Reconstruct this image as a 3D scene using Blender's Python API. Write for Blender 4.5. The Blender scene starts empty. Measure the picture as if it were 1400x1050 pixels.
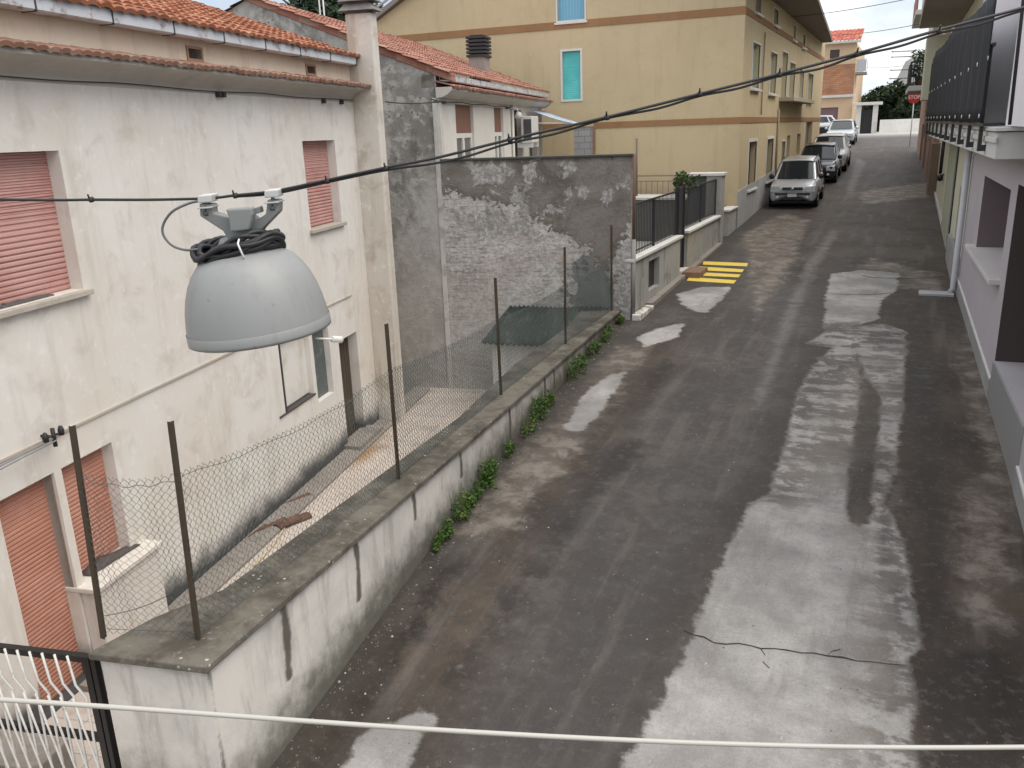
import bpy, math, random
import numpy as np
from mathutils import Vector, Matrix
random.seed(7)
SC = bpy.context.scene
COL = SC.collection
rad = math.radians
# ------------------------------------------------------------------ survey of the camera (used to lay things out on real planes)
FPX = 1150.0; HX, HY, HS = 1245.0, 162.0, -0.035
ROLL = math.atan(-HS)
PITCH = math.atan(abs((HY+HS*(700-HX))-525)*math.cos(ROLL)/FPX)
YAW = rad(25.26)
def _lvl(v):
    cp, sp = math.cos(PITCH), math.sin(PITCH)
    x, y, z = v
    y, z = y*cp+z*sp, z*cp-y*sp
    return Vector((x*math.cos(YAW)-y*math.sin(YAW), x*math.sin(YAW)+y*math.cos(YAW), z))
def R(px, py):
    x, y = px-700, py-525
    c, s = math.cos(ROLL), math.sin(ROLL)
    return _lvl(((x*c-y*s)/FPX, 1.0, -(x*s+y*c)/FPX))
def onz(px, py, z):
    r = R(px, py); return r*(z/r.z)
def onY(px, py, Y):
    r = R(px, py); return r*(Y/r.y)
def onX(px, py, X):
    r = R(px, py); return r*(X/r.x)
RZ = [(-30,-6.4),(0,-5.15),(4.26,-4.82),(6,-4.57),(7.2,-4.4),(9.8,-4.12),(13,-3.9),(16,-3.72),(22,-3.42),(27,-3.18),(32,-2.92),(45,-2.22),(63,-1.4),(74,-1.13),(90,-1.08),(160,-1.1)]
def rz(y):
    y = min(max(y, RZ[0][0]+.01), RZ[-1][0]-.01)
    n = len(RZ)
    for i in range(n-1):
        if RZ[i][0] <= y <= RZ[i+1][0]:
            break
    def sl(k):
        if k <= 0 or k >= n-1:
            k = min(max(k, 0), n-2); return (RZ[k+1][1]-RZ[k][1])/(RZ[k+1][0]-RZ[k][0])
        return (RZ[k+1][1]-RZ[k-1][1])/(RZ[k+1][0]-RZ[k-1][0])
    h = RZ[i+1][0]-RZ[i][0]; t = (y-RZ[i][0])/h
    return ((2*t**3-3*t*t+1)*RZ[i][1]+(t**3-2*t*t+t)*h*sl(i)+(3*t*t-2*t**3)*RZ[i+1][1]+(t**3-t*t)*h*sl(i+1))
def onroad(px, py):
    r = R(px, py); lo, hi = 1.0, 200.0
    f = lambda k: (r*k).z - rz((r*k).y)
    k = 1.0
    while k < 200 and f(k) > 0: k *= 1.03
    lo, hi = k/1.03, k
    for _ in range(40):
        m = (lo+hi)/2
        if f(m) > 0: lo = m
        else: hi = m
    return r*lo

class Fr:
    """a vertical facade frame: u along the wall, v = height, w = out of the wall"""
    def __init__(s, o, U, W=None):
        s.o = Vector((o[0], o[1], 0)); s.U = Vector((U[0], U[1], 0)).normalized()
        s.W = Vector((s.U.y, -s.U.x, 0)) if W is None else Vector((W[0], W[1], 0)).normalized()
        s.V = Vector((0, 0, 1))
    def P(s, u, v, w=0.0): return s.o + s.U*u + s.W*w + s.V*v
    def uv(s, px, py, w=0.0):
        r = R(px, py); k = ((s.o+s.W*w).dot(s.W))/(r.dot(s.W)); p = r*k-s.o
        return p.dot(s.U), p.z
    def u(s, px, py, w=0.0): return s.uv(px, py, w)[0]
    def v(s, px, py, w=0.0): return s.uv(px, py, w)[1]
    def loc(s, p): q = Vector(p)-s.o; return q.dot(s.U), q.z, q.dot(s.W)
WF = Fr((0, 0), (1, 0))      # u = x, w = -y
ORG = {}
class MB:
    def __init__(s, fr=WF): s.v = []; s.f = []; s.fr = fr; s.mi = []; s.sm = []
    def face(s, pts, sm=False):
        n = len(s.v); s.v += [Vector(p) for p in pts]; s.f.append(tuple(range(n, n+len(pts)))); s.sm.append(sm)
    def hexa(s, p):    # 8 points: bottom ring 0-3, top ring 4-7
        n = len(s.v); s.v += [Vector(q) for q in p]
        for f in ((3,2,1,0),(4,5,6,7),(0,1,5,4),(1,2,6,5),(2,3,7,6),(3,0,4,7)):
            s.f.append(tuple(n+i for i in f)); s.sm.append(False)
    def box(s, u0, u1, v0, v1, w0, w1, fr=None):
        P = (fr or s.fr).P
        s.hexa([P(u0,v0,w1),P(u1,v0,w1),P(u1,v0,w0),P(u0,v0,w0),P(u0,v1,w1),P(u1,v1,w1),P(u1,v1,w0),P(u0,v1,w0)])
    def wbox(s, x0, x1, y0, y1, z0, z1):
        s.hexa([(x0,y0,z0),(x1,y0,z0),(x1,y1,z0),(x0,y1,z0),(x0,y0,z1),(x1,y0,z1),(x1,y1,z1),(x0,y1,z1)])
    def prism(s, poly, z0, z1):   # poly xy ccw
        n = len(s.v); k = len(poly)
        s.v += [Vector((p[0],p[1],z0)) for p in poly]+[Vector((p[0],p[1],z1)) for p in poly]
        s.f.append(tuple(range(n+k-1, n-1, -1))); s.f.append(tuple(range(n+k, n+2*k))); s.sm += [False, False]
        for i in range(k):
            j = (i+1) % k; s.f.append((n+i, n+j, n+k+j, n+k+i)); s.sm.append(False)
    def ext(s, prof, u0, u1, fr=None):   # (w,v) profile swept along u
        P = (fr or s.fr).P; n = len(s.v); k = len(prof)
        s.v += [P(u0, v, w) for w, v in prof]+[P(u1, v, w) for w, v in prof]
        for i in range(k):
            j = (i+1) % k; s.f.append((n+i, n+j, n+k+j, n+k+i)); s.sm.append(False)
        s.f.append(tuple(range(n+k-1, n-1, -1))); s.f.append(tuple(range(n+k, n+2*k))); s.sm += [False, False]
    def tube(s, pts, r, seg=8, closed=False, caps=True):
        pts = [Vector(p) for p in pts]; n0 = len(s.v); m = len(pts)
        rs = r if isinstance(r, (list, tuple)) else [r]*m
        prev = None
        for i in range(m):
            if closed: t = pts[(i+1) % m]-pts[i-1]
            else: t = pts[min(i+1, m-1)]-pts[max(i-1, 0)]
            t = t.normalized()
            if prev is None:
                a = Vector((0,0,1)) if abs(t.z) < .9 else Vector((1,0,0))
                e = (a-t*a.dot(t)).normalized()
            else:
                e = (prev-t*prev.dot(t)).normalized()
            prev = e; b = t.cross(e)
            for j in range(seg):
                an = 2*math.pi*j/seg
                s.v.append(pts[i]+(e*math.cos(an)+b*math.sin(an))*rs[i])
        for i in range(m if closed else m-1):
            a0 = n0+i*seg; a1 = n0+((i+1) % m)*seg
            for j in range(seg):
                k = (j+1) % seg; s.f.append((a0+j, a0+k, a1+k, a1+j)); s.sm.append(seg > 4)
        if caps and not closed:
            s.f.append(tuple(range(n0+seg-1, n0-1, -1))); s.f.append(tuple(range(n0+(m-1)*seg, n0+m*seg))); s.sm += [False, False]
    def lathe(s, o, ax, prof, seg=32, xa=None):   # prof: (r, h) from o along ax
        o = Vector(o); ax = Vector(ax).normalized()
        a = Vector((1,0,0)) if abs(ax.x) < .9 else Vector((0,1,0))
        e = (a-ax*a.dot(ax)).normalized(); b = ax.cross(e); n0 = len(s.v)
        for r, h in prof:
            for j in range(seg):
                an = 2*math.pi*j/seg
                s.v.append(o+ax*h+(e*math.cos(an)+b*math.sin(an))*r)
        for i in range(len(prof)-1):
            for j in range(seg):
                k = (j+1) % seg; s.f.append((n0+i*seg+j, n0+i*seg+k, n0+(i+1)*seg+k, n0+(i+1)*seg+j)); s.sm.append(True)
    def grid(s, rows, sm=True):
        n0 = len(s.v); m = len(rows); k = len(rows[0])
        for r in rows: s.v += [Vector(p) for p in r]
        for i in range(m-1):
            for j in range(k-1):
                s.f.append((n0+i*k+j, n0+i*k+j+1, n0+(i+1)*k+j+1, n0+(i+1)*k+j)); s.sm.append(sm)
    def build(s, name, mat, parent=None, bevel=0.0, label=None, uvfr=None, weld=False, solid=0.0, fixn=False):
        me = bpy.data.meshes.new(name)
        o = Vector((0,0,0))
        if parent is not None: o = ORG.get(parent.name, Vector((0,0,0)))
        me.from_pydata([tuple(v-o) for v in s.v], [], s.f)
        me.polygons.foreach_set('use_smooth', s.sm)
        fr = uvfr or s.fr
        uvl = me.uv_layers.new(name='UVMap')
        for p in me.polygons:
            n = p.normal; a, b, c = abs(n.dot(fr.U)), abs(n.z), abs(n.dot(fr.W))
            for li in p.loop_indices:
                q = me.vertices[me.loops[li].vertex_index].co+o; u, v, w = fr.loc(q)
                uvl.data[li].uv = (u, v) if (c >= a and c >= b) else ((w, v) if a >= b else (u, w))
        ob = bpy.data.objects.new(name, me); COL.objects.link(ob)
        if isinstance(mat, (list, tuple)):
            for m_ in mat: me.materials.append(m_)
        else: me.materials.append(mat)
        if parent is not None: ob.parent = parent; ORG[ob.name] = o
        if label: ob['label'] = label
        if weld or fixn:
            import bmesh
            bm = bmesh.new(); bm.from_mesh(me)
            if weld: bmesh.ops.remove_doubles(bm, verts=bm.verts, dist=1e-4)
            if fixn: bmesh.ops.recalc_face_normals(bm, faces=bm.faces)
            bm.to_mesh(me); bm.free()
        if solid:
            m = ob.modifiers.new('t', 'SOLIDIFY'); m.thickness = solid; m.offset = 0
        if bevel:
            m = ob.modifiers.new('b', 'BEVEL'); m.width = bevel; m.segments = 2; m.limit_method = 'ANGLE'; m.angle_limit = rad(40)
        return ob
def tag(o, label=None, cat=None, group=None, kind=None):
    if label: o['label'] = label
    if cat: o['category'] = cat
    if group: o['group'] = group
    if kind: o['kind'] = kind
    return o
def thing(name, label, cat, loc, group=None):
    o = bpy.data.objects.new(name, None); COL.objects.link(o); o.location = loc; o.empty_display_size = .2
    ORG[o.name] = Vector(loc)
    return tag(o, label, cat, group)
def copy_tree(o, parent=None):
    c = o.copy(); COL.objects.link(c)
    if parent is not None: c.parent = parent
    for ch in list(o.children): copy_tree(ch, c)
    return c
def facade(mb, u0, u1, v0, v1, ops, depth=.2, fr=None, w=0.0):
    """front sheet with rectangular openings and their reveals"""
    P = (fr or mb.fr).P
    us = sorted({u0, u1, *[min(max(x, u0), u1) for o in ops for x in o[:2]]}); vs = sorted({v0, v1, *[min(max(x, v0), v1) for o in ops for x in o[2:4]]})
    for a, b in zip(us, us[1:]):
        for c, d in zip(vs, vs[1:]):
            m, n = (a+b)/2, (c+d)/2
            if any(o[0] < m < o[1] and o[2] < n < o[3] for o in ops): continue
            mb.face([P(a,c,w),P(b,c,w),P(b,d,w),P(a,d,w)])
    for o in ops:
        a, b, c, d = o[:4]; t = o[4] if len(o) > 4 else depth
        mb.face([P(a,c,w-t),P(a,c,w),P(a,d,w),P(a,d,w-t)]); mb.face([P(b,c,w),P(b,c,w-t),P(b,d,w-t),P(b,d,w)])
        mb.face([P(a,d,w-t),P(a,d,w),P(b,d,w),P(b,d,w-t)]); mb.face([P(a,c,w),P(a,c,w-t),P(b,c,w-t),P(b,c,w)])
# ------------------------------------------------------------------ materials
class NT:
    def __init__(s, name):
        s.m = bpy.data.materials.new(name); s.m.use_nodes = True; s.t = s.m.node_tree
        s.b = s.t.nodes['Principled BSDF']; s._c = {}
    def n(s, ty, **kw):
        nd = s.t.nodes.new(ty)
        for k, v in kw.items():
            if k.startswith('_'): setattr(nd, k[1:], v)
        return nd
    def put(s, sock, v):
        if v is None: return
        if isinstance(v, bpy.types.NodeSocket): s.t.links.new(v, sock)
        else:
            if isinstance(v, (tuple, list)) and len(v) == 3 and sock.type == 'RGBA': v = (*v, 1)
            sock.default_value = v
    def pos(s):
        if 'pos' not in s._c: s._c['pos'] = s.n('ShaderNodeNewGeometry').outputs['Position']
        return s._c['pos']
    def obj(s):
        if 'obj' not in s._c: s._c['obj'] = s.n('ShaderNodeTexCoord').outputs['Object']
        return s._c['obj']
    def uv(s):
        if 'uv' not in s._c: s._c['uv'] = s.n('ShaderNodeTexCoord').outputs['UV']
        return s._c['uv']
    def map(s, v, sc=(1,1,1), loc=(0,0,0), rot=(0,0,0)):
        m = s.n('ShaderNodeMapping'); s.put(m.inputs[0], v); m.inputs['Scale'].default_value = sc; m.inputs['Location'].default_value = loc; m.inputs['Rotation'].default_value = rot
        return m.outputs[0]
    def noise(s, v, scale, detail=4, rough=.55, dist=0, out=0):
        n = s.n('ShaderNodeTexNoise'); s.put(n.inputs['Vector'], v); n.inputs['Scale'].default_value = scale; n.inputs['Detail'].default_value = detail
        n.inputs['Roughness'].default_value = rough; n.inputs['Distortion'].default_value = dist
        return n.outputs[out]
    def vor(s, v, scale, feat='F1', out='Distance'):
        n = s.n('ShaderNodeTexVoronoi'); n.feature = feat; s.put(n.inputs['Vector'], v); n.inputs['Scale'].default_value = scale
        return n.outputs[out]
    def math(s, op, a, b=None, c=None, clamp=False):
        n = s.n('ShaderNodeMath'); n.operation = op; n.use_clamp = clamp
        s.put(n.inputs[0], a); s.put(n.inputs[1], b); s.put(n.inputs[2], c)
        return n.outputs[0]
    def ramp(s, f, a, b):   # smoothstep a..b
        n = s.n('ShaderNodeMapRange'); n.interpolation_type = 'SMOOTHSTEP'; s.put(n.inputs[0], f); n.inputs[1].default_value = a; n.inputs[2].default_value = b
        return n.outputs[0]
    def mix(s, f, a, b, mode='MIX'):
        n = s.n('ShaderNodeMix'); n.data_type = 'RGBA'; n.blend_type = mode
        s.put(n.inputs[0], f); s.put(n.inputs[6], a); s.put(n.inputs[7], b)
        return n.outputs[2]
    def attr(s, name):
        n = s.n('ShaderNodeAttribute'); n.attribute_name = name; return n.outputs['Fac']
    def sep(s, v, i):
        n = s.n('ShaderNodeSeparateXYZ'); s.put(n.inputs[0], v); return n.outputs[i]
    def bump(s, h, strength=.3, dist=.01):
        n = s.n('ShaderNodeBump'); s.put(n.inputs['Height'], h); n.inputs['Strength'].default_value = strength; n.inputs['Distance'].default_value = dist
        s.t.links.new(n.outputs[0], s.b.inputs['Normal'])
    def done(s, col, rough=.8, metal=0, spec=.5):
        s.put(s.b.inputs['Base Color'], col); s.put(s.b.inputs['Roughness'], rough); s.put(s.b.inputs['Metallic'], metal)
        s.b.inputs['Specular IOR Level'].default_value = spec
        return s.m
def L(r, g, b):   # sRGB 0-255 -> linear
    f = lambda c: (c/255/12.92) if c <= 10 else ((c/255+.055)/1.055)**2.4
    return (f(r), f(g), f(b))
def simple(name, col, rough=.6, metal=0, var=.12, scale=9, bump=0, spec=.5, dirt=None, dscale=3, dlo=.52, dhi=.7):
    t = NT(name); p = t.obj()
    n = t.noise(p, scale, 5)
    c = t.mix(n, tuple(x*(1-var) for x in col), tuple(min(1, x*(1+var)) for x in col))
    if dirt: c = t.mix(t.ramp(t.noise(p, dscale, 6, .65), dlo, dhi), c, dirt)
    if bump: t.bump(t.noise(p, scale*8, 4), bump, .004)
    rr = t.math('MULTIPLY_ADD', n, .2, rough-.1)
    return t.done(c, rr, metal, spec)
def plaster(name, base, warm, stain, pale, amount=.5, streak=.5, grit=.25, damp=None, big=.45, dampcol=(.1,.1,.1)):
    t = NT(name); p = t.pos()
    a = t.noise(p, big, 5, .6); b = t.noise(p, 2.3, 6, .62, .4); c = t.noise(p, 9, 5, .6)
    st = t.noise(t.map(p, (3.2, 3.2, .35)), 1.3, 5, .65)
    col = t.mix(t.ramp(a, .35, .68), base, warm)
    col = t.mix(t.math('MULTIPLY', t.ramp(b, .5, .74), amount), col, stain)
    col = t.mix(t.math('MULTIPLY', t.ramp(st, .5, .72), streak), col, stain)
    col = t.mix(t.math('MULTIPLY', t.ramp(c, .55, .72), amount*.7), col, pale)
    if damp:
        z = t.sep(p, 2); h = t.math('ADD', z, t.math('MULTIPLY', t.math('SUBTRACT', t.noise(p, 1.7, 5, .65), .5), damp[2]))
        col = t.mix(t.math('MULTIPLY', t.math('SUBTRACT', 1.0, t.ramp(h, damp[0], damp[1])), damp[3]), col, dampcol)
    fine = t.noise(p, 70, 4, .6)
    t.bump(t.math('ADD', t.math('MULTIPLY', fine, .4), b), grit, .012)
    return t.done(col, .9, 0, .25)
# ------------------------------------------------------------------ camera, sky, sun
cam = bpy.data.cameras.new('camera'); co = bpy.data.objects.new('camera', cam); COL.objects.link(co); SC.camera = co
cam.sensor_width = 36; cam.lens = FPX/1400*36; cam.clip_end = 3000; cam.clip_start = .05
fw = R(700,525).normalized(); rt = (R(800,525)-R(700,525)).normalized(); up = rt.cross(fw)
co.matrix_world = Matrix(((rt.x,up.x,-fw.x,0),(rt.y,up.y,-fw.y,0),(rt.z,up.z,-fw.z,0),(0,0,0,1)))
W = bpy.data.worlds.new('World'); SC.world = W; W.use_nodes = True
nt = W.node_tree; bg = nt.nodes['Background']
sky = nt.nodes.new('ShaderNodeTexSky'); sky.sky_type = 'NISHITA'; sky.sun_disc = False
sky.sun_elevation = rad(60); sky.sun_rotation = rad(95); sky.air_density = 1.0; sky.dust_density = 2.0
tc = nt.nodes.new('ShaderNodeTexCoord'); mp = nt.nodes.new('ShaderNodeMapping'); mp.inputs['Scale'].default_value = (1,1,2.6)
nz = nt.nodes.new('ShaderNodeTexNoise'); nz.inputs['Scale'].default_value = 2.4; nz.inputs['Detail'].default_value = 7; nz.inputs['Roughness'].default_value = .55
nt.links.new(tc.outputs['Generated'], mp.inputs[0]); nt.links.new(mp.outputs[0], nz.inputs[0])
mr = nt.nodes.new('ShaderNodeMapRange'); mr.inputs[1].default_value = .38; mr.inputs[2].default_value = .58; mr.inputs[3].default_value = .3; mr.inputs[4].default_value = 1.0
nt.links.new(nz.outputs[0], mr.inputs[0])
mx = nt.nodes.new('ShaderNodeMix'); mx.data_type = 'RGBA'; mx.inputs[7].default_value = (10.1, 10.1, 10.1, 1)
nz2 = nt.nodes.new('ShaderNodeTexNoise'); nz2.inputs['Scale'].default_value = 3.1; nz2.inputs['Detail'].default_value = 6; nt.links.new(mp.outputs[0], nz2.inputs[0])
m2 = nt.nodes.new('ShaderNodeMapRange'); m2.interpolation_type = 'SMOOTHSTEP'; m2.inputs[1].default_value = .40; m2.inputs[2].default_value = .60; nt.links.new(nz2.outputs[0], m2.inputs[0])
sx = nt.nodes.new('ShaderNodeSeparateXYZ'); nt.links.new(tc.outputs['Generated'], sx.inputs[0])
m3 = nt.nodes.new('ShaderNodeMapRange'); m3.interpolation_type = 'SMOOTHSTEP'; m3.inputs[1].default_value = .5; m3.inputs[2].default_value = .12; nt.links.new(sx.outputs[2], m3.inputs[0])
mm_ = nt.nodes.new('ShaderNodeMath'); mm_.operation = 'MULTIPLY'; nt.links.new(m2.outputs[0], mm_.inputs[0]); nt.links.new(m3.outputs[0], mm_.inputs[1])
cl = nt.nodes.new('ShaderNodeMix'); cl.data_type = 'RGBA'; cl.inputs[6].default_value = (10.1,10.1,10.1,1); cl.inputs[7].default_value = (4.5,5.1,5.9,1); nt.links.new(mm_.outputs[0], cl.inputs[0]); nt.links.new(cl.outputs[2], mx.inputs[7])
nt.links.new(mr.outputs[0], mx.inputs[0]); nt.links.new(sky.outputs[0], mx.inputs[6]); nt.links.new(mx.outputs[2], bg.inputs['Color'])
bg.inputs['Strength'].default_value = .105
sl = bpy.data.lights.new('sun', 'SUN'); so = bpy.data.objects.new('sun', sl); COL.objects.link(so)
sl.energy = 1.5; sl.angle = rad(50); sl.color = (1, .925, .83)
# sky sun_rotation is measured from +Y clockwise; point the lamp from the same place
_el, _az = rad(60), rad(95)
sd = Vector((math.sin(_az)*math.cos(_el), math.cos(_az)*math.cos(_el), math.sin(_el)))
so.rotation_euler = sd.to_track_quat('Z', 'Y').to_euler()
SC.view_settings.view_transform = 'Standard'; SC.view_settings.look = 'None'; SC.view_settings.exposure = 0.62; SC.view_settings.gamma = 1
SC.cycles.max_bounces = 6; SC.cycles.diffuse_bounces = 4

# ------------------------------------------------------------------ key plan points
CAPZ = -3.5
cn = onz(280,905,CAPZ); cf = onz(845.7,423,CAPZ)
WL = Fr((cn.x,cn.y), (cf.x-cn.x, cf.y-cn.y))       # street side wall face, u=0 at the near corner, W points to the street
WLEN = (cf-cn).length
FX = -4.89                                          # line of the far garden wall and the yellow house
def left_edge(y):
    if y < 16.1: return WL.o.x + WL.U.x/WL.U.y*(y-WL.o.y)
    return FX
def right_edge(y): return 1.30

# ------------------------------------------------------------------ road
def sdf(poly, X, Y):
    d = np.full(X.shape, 1e9); ins = np.zeros(X.shape, bool); n = len(poly)
    for i in range(n):
        ax, ay = poly[i]; bx, by = poly[(i+1) % n]
        ex, ey = bx-ax, by-ay; wx, wy = X-ax, Y-ay
        t = np.clip((wx*ex+wy*ey)/(ex*ex+ey*ey+1e-12), 0, 1)
        d = np.minimum(d, np.hypot(wx-ex*t, wy-ey*t))
        c1 = (ay <= Y) & (by > Y); c2 = (ay > Y) & (by <= Y); cr = ex*wy-ey*wx
        ins ^= (c1 & (cr > 0)) | (c2 & (cr < 0))
    return np.where(ins, d, -d)
def line_d(pl, X, Y):
    d = np.full(X.shape, 1e9)
    for (ax, ay), (bx, by) in zip(pl, pl[1:]):
        ex, ey = bx-ax, by-ay; wx, wy = X-ax, Y-ay
        t = np.clip((wx*ex+wy*ey)/(ex*ex+ey*ey+1e-12), 0, 1)
        d = np.minimum(d, np.hypot(wx-ex*t, wy-ey*t))
    return d
rp = lambda pts: [(q.x, q.y) for q in (onroad(*p) for p in pts)]
ROADMASK = {
 'dry': [ [(1168,478),(1240,470),(1236,560),(1226,640),(1206,692),(1188,690),(1196,620),(1204,545),(1186,520)], [(1100,470),(1130,452),(1205,442),(1240,452),(1240,474),(1180,482)], [(836,1075),(862,1030),(900,962),(930,900),(945,862),(962,828),(977,790),(1000,735),(1018,700),(1036,680),(1050,678),(1060,640),(1072,612),(1080,570),(1092,530),(1110,500),(1140,470),(1170,480),(1176,540),(1168,600),(1160,650),(1158,700),(1170,722),(1186,712),(1196,690),(1212,690),(1236,735),(1246,790),(1262,885),(1244,905),(1255,960),(1250,1010),(1262,1075)],
          [(1136,374),(1180,369),(1231,373),(1226,398),(1206,410),(1200,438),(1160,448),(1124,450),(1128,410)],
          [(455,1075),(500,1000),(545,985),(575,968),(598,975),(600,990),(575,1010),(560,1040),(555,1075)],
          [(770,588),(800,535),(835,512),(858,508),(836,540),(812,575),(795,590)],
          [(868,462),(900,448),(940,440),(925,462),(880,475)],
          [(924,402),(960,392),(1000,392),(985,412),(965,428),(950,426),(930,415)],
          [(622,915),(630,903),(640,906),(634,920)] ],
 'mid': [ [(1296,700),(1316,650),(1360,640),(1394,720),(1400,850),(1340,880),(1300,830)], [(1205,700),(1222,600),(1250,560),(1236,640),(1240,735)], [(1300,700),(1330,640),(1390,700),(1396,840),(1330,860),(1296,780)], [(1320,430),(1345,470),(1400,690),(1370,700),(1330,600),(1300,500)],
          [(1060,640),(1120,540),(1180,480),(1240,470),(1230,600),(1170,650),(1100,690)], [(1186,350),(1290,375),(1290,400),(1205,395),(1150,385)], [(600,740),(760,560),(840,470),(900,470),(820,600),(700,740)],
          [(1100,1080),(1120,700),(1200,690),(1240,900),(1200,1080)], [(1010,320),(1070,290),(1110,300),(1080,380),(1030,440)], [(1170,262),(1290,245),(1292,268),(1180,280)] ],
 'dark': [ [(880,512),(910,488),(925,500),(905,530),(880,545)], [(775,690),(800,640),(838,606),(884,598),(872,640),(835,668),(800,705),(750,775),(700,845),(655,885),(690,810)], [(600,930),(640,870),(720,790),(790,690),(800,720),(740,800),(680,870),(640,925),(615,960)],
           [(1250,450),(1274,445),(1280,520),(1286,640),(1296,740),(1296,850),(1262,900),(1254,800),(1246,690),(1240,560)], [(1170,600),(1190,520),(1205,520),(1196,600),(1180,700),(1168,716),(1158,690)],
           [(1250,1075),(1246,910),(1300,870),(1400,880),(1420,1075)], [(380,1075),(470,960),(560,830),(600,770),(640,770),(560,900),(470,1010),(430,1075)], [(1200,700),(1210,690),(1216,760),(1208,790)] ],
 'broken': [ [(1160,440),(1250,440),(1250,720),(1160,720)], [(1040,690),(1060,560),(1100,440),(1250,440),(1260,560),(1225,690),(1180,730),(1150,640),(1100,690)], [(1150,1080),(1170,900),(1200,700),(1270,700),(1280,1080)] ],
 'brown': [ [(330,1090),(420,1000),(560,830),(700,680),(800,560),(872,470),(930,430),(940,500),(880,570),(810,660),(740,770),(690,860),(640,960),(600,1090)], [(1200,1090),(1190,800),(1150,640),(1110,540),(1140,400),(1150,330),(1190,240),(1300,250),(1330,420),(1460,800),(1460,1090)], [(1040,330),(1120,260),(1170,200),(1250,200),(1262,260),(1180,330),(1100,400)] ],
 'worn': [ [(1138,312),(1146,318),(1112,372),(1088,430),(1062,500),(1040,560),(1024,560),(1052,490),(1078,415),(1104,360)], [(1172,215),(1184,222),(1164,268),(1156,262)] ],
}
ys = np.concatenate([np.arange(-6, 2, .5), np.arange(2, 12, .07), np.arange(12, 22, .12), np.arange(22, 36, .25), np.arange(36, 64, 1.0), np.arange(64, 131, 3.0)])
ss = np.linspace(0, 1, 92)
rows = []
for y in ys:
    l = left_edge(y)-.12; r = right_edge(y)+.9
    if y > 51: l -= min(60, (y-51)*3.0)
    if y > 74: r += min(40, (y-74)*3)
    rows.append([(l+(r-l)*s, y, rz(y)) for s in ss])
mb = MB(); mb.grid(rows)
t = NT('asphalt'); p = t.pos()
n1 = t.noise(p, .7, 6, .6); n2 = t.noise(p, 3.1, 7, .68, .3); n3 = t.noise(p, 11, 6, .65); n4 = t.noise(p, 120, 3, .6)
str_ = t.noise(t.map(p, (2.2, .22, 1)), 1.6, 5, .65)
stx = t.noise(t.map(p, (.5, 3.0, 1)), 1.3, 6, .7)
wob = t.math('ADD', t.math('MULTIPLY', t.math('SUBTRACT', n2, .5), 1.1), t.math('MULTIPLY', t.math('SUBTRACT', stx, .5), .75))
wob2 = t.math('ADD', wob, t.math('MULTIPLY', t.math('SUBTRACT', n3, .5), .35))
def msk(name, amp, lo, hi): return t.ramp(t.math('MULTIPLY_ADD', wob2, amp, t.attr(name)), lo, hi)
brn = msk('brown', .5, -.2, .35); col = t.mix(brn, t.mix(t.ramp(n1, .36, .66), (.062,.057,.054), (.102,.092,.083)), t.mix(t.ramp(n1, .36, .66), (.046,.035,.027), (.092,.071,.054)))
col = t.mix(t.math('MULTIPLY', t.ramp(n2, .42, .62), .75), col, (.056,.049,.044))
col = t.mix(t.math('MULTIPLY', t.ramp(str_, .5, .7), .4), col, (.15,.135,.12))
mid = msk('mid', .55, -.05, .3); col = t.mix(t.math('MULTIPLY', mid, .8), col, t.mix(t.ramp(n2, .4, .62), (.125,.105,.085), (.25,.215,.18)))
worn = msk('worn', .4, -.1, .14); col = t.mix(t.math('MULTIPLY', worn, .38), col, (.27,.262,.255))
dry = msk('dry', .24, -.03, .05)
bk_ = t.math('MULTIPLY', t.ramp(t.attr('broken'), -.5, .4), t.ramp(t.math('ADD', t.math('MULTIPLY', n2, .55), t.math('MULTIPLY', stx, .45)), .46, .54)); dry = t.math('MULTIPLY', dry, t.math('SUBTRACT', 1, t.math('MULTIPLY', bk_, .75)))
cc = t.mix(t.ramp(t.noise(p, 1.1, 6, .6), .35, .68), (.235,.226,.216), (.39,.374,.352)); cc = t.mix(t.math('MULTIPLY', t.ramp(t.noise(t.map(p, (3,.4,1)), 1.7, 6, .7), .52, .7), .55), cc, (.215,.2,.185))
cc = t.mix(t.ramp(t.vor(t.map(p, (1,1,1)), 2.6), .035, .02), cc, (.12,.1,.09)); cc = t.mix(t.ramp(n3, .64, .72), cc, (.55,.54,.52))
halo = t.math('MULTIPLY', t.ramp(t.math('MULTIPLY_ADD', wob2, .35, t.attr('dry')), -.5, -.02), t.math('SUBTRACT', 1, dry)); col = t.mix(t.math('MULTIPLY', halo, .5), col, (.045,.036,.029))
col = t.mix(dry, col, cc)
dark = msk('dark', .5, -.08, .2); col = t.mix(t.math('MULTIPLY', dark, .82), col, t.mix(t.ramp(n3, .45, .8), (.024,.020,.017), (.052,.045,.04)))
edge = t.math('SUBTRACT', 1, t.ramp(t.math('MULTIPLY_ADD', wob, .35, t.attr('edge')), .05, .55)); col = t.mix(t.math('MULTIPLY', edge, .6), col, (.05,.044,.034))
sp = t.vor(p, 5.3); col = t.mix(t.math('MULTIPLY', t.ramp(sp, .06, .035), t.ramp(n2, .5, .6)), col, (.5,.49,.46))
col = t.mix(t.math('MULTIPLY', t.ramp(n3, .52, .75), .4), col, (.15,.135,.12)); sp2 = t.vor(p, 17); col = t.mix(t.math('MULTIPLY', t.ramp(sp2, .1, .05), t.ramp(n3, .48, .6)), col, (.34,.33,.31))
cr = t.ramp(t.math('ABSOLUTE', t.attr('crack')), .012, .004)
col = t.mix(cr, col, (.03,.028,.026))
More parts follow.
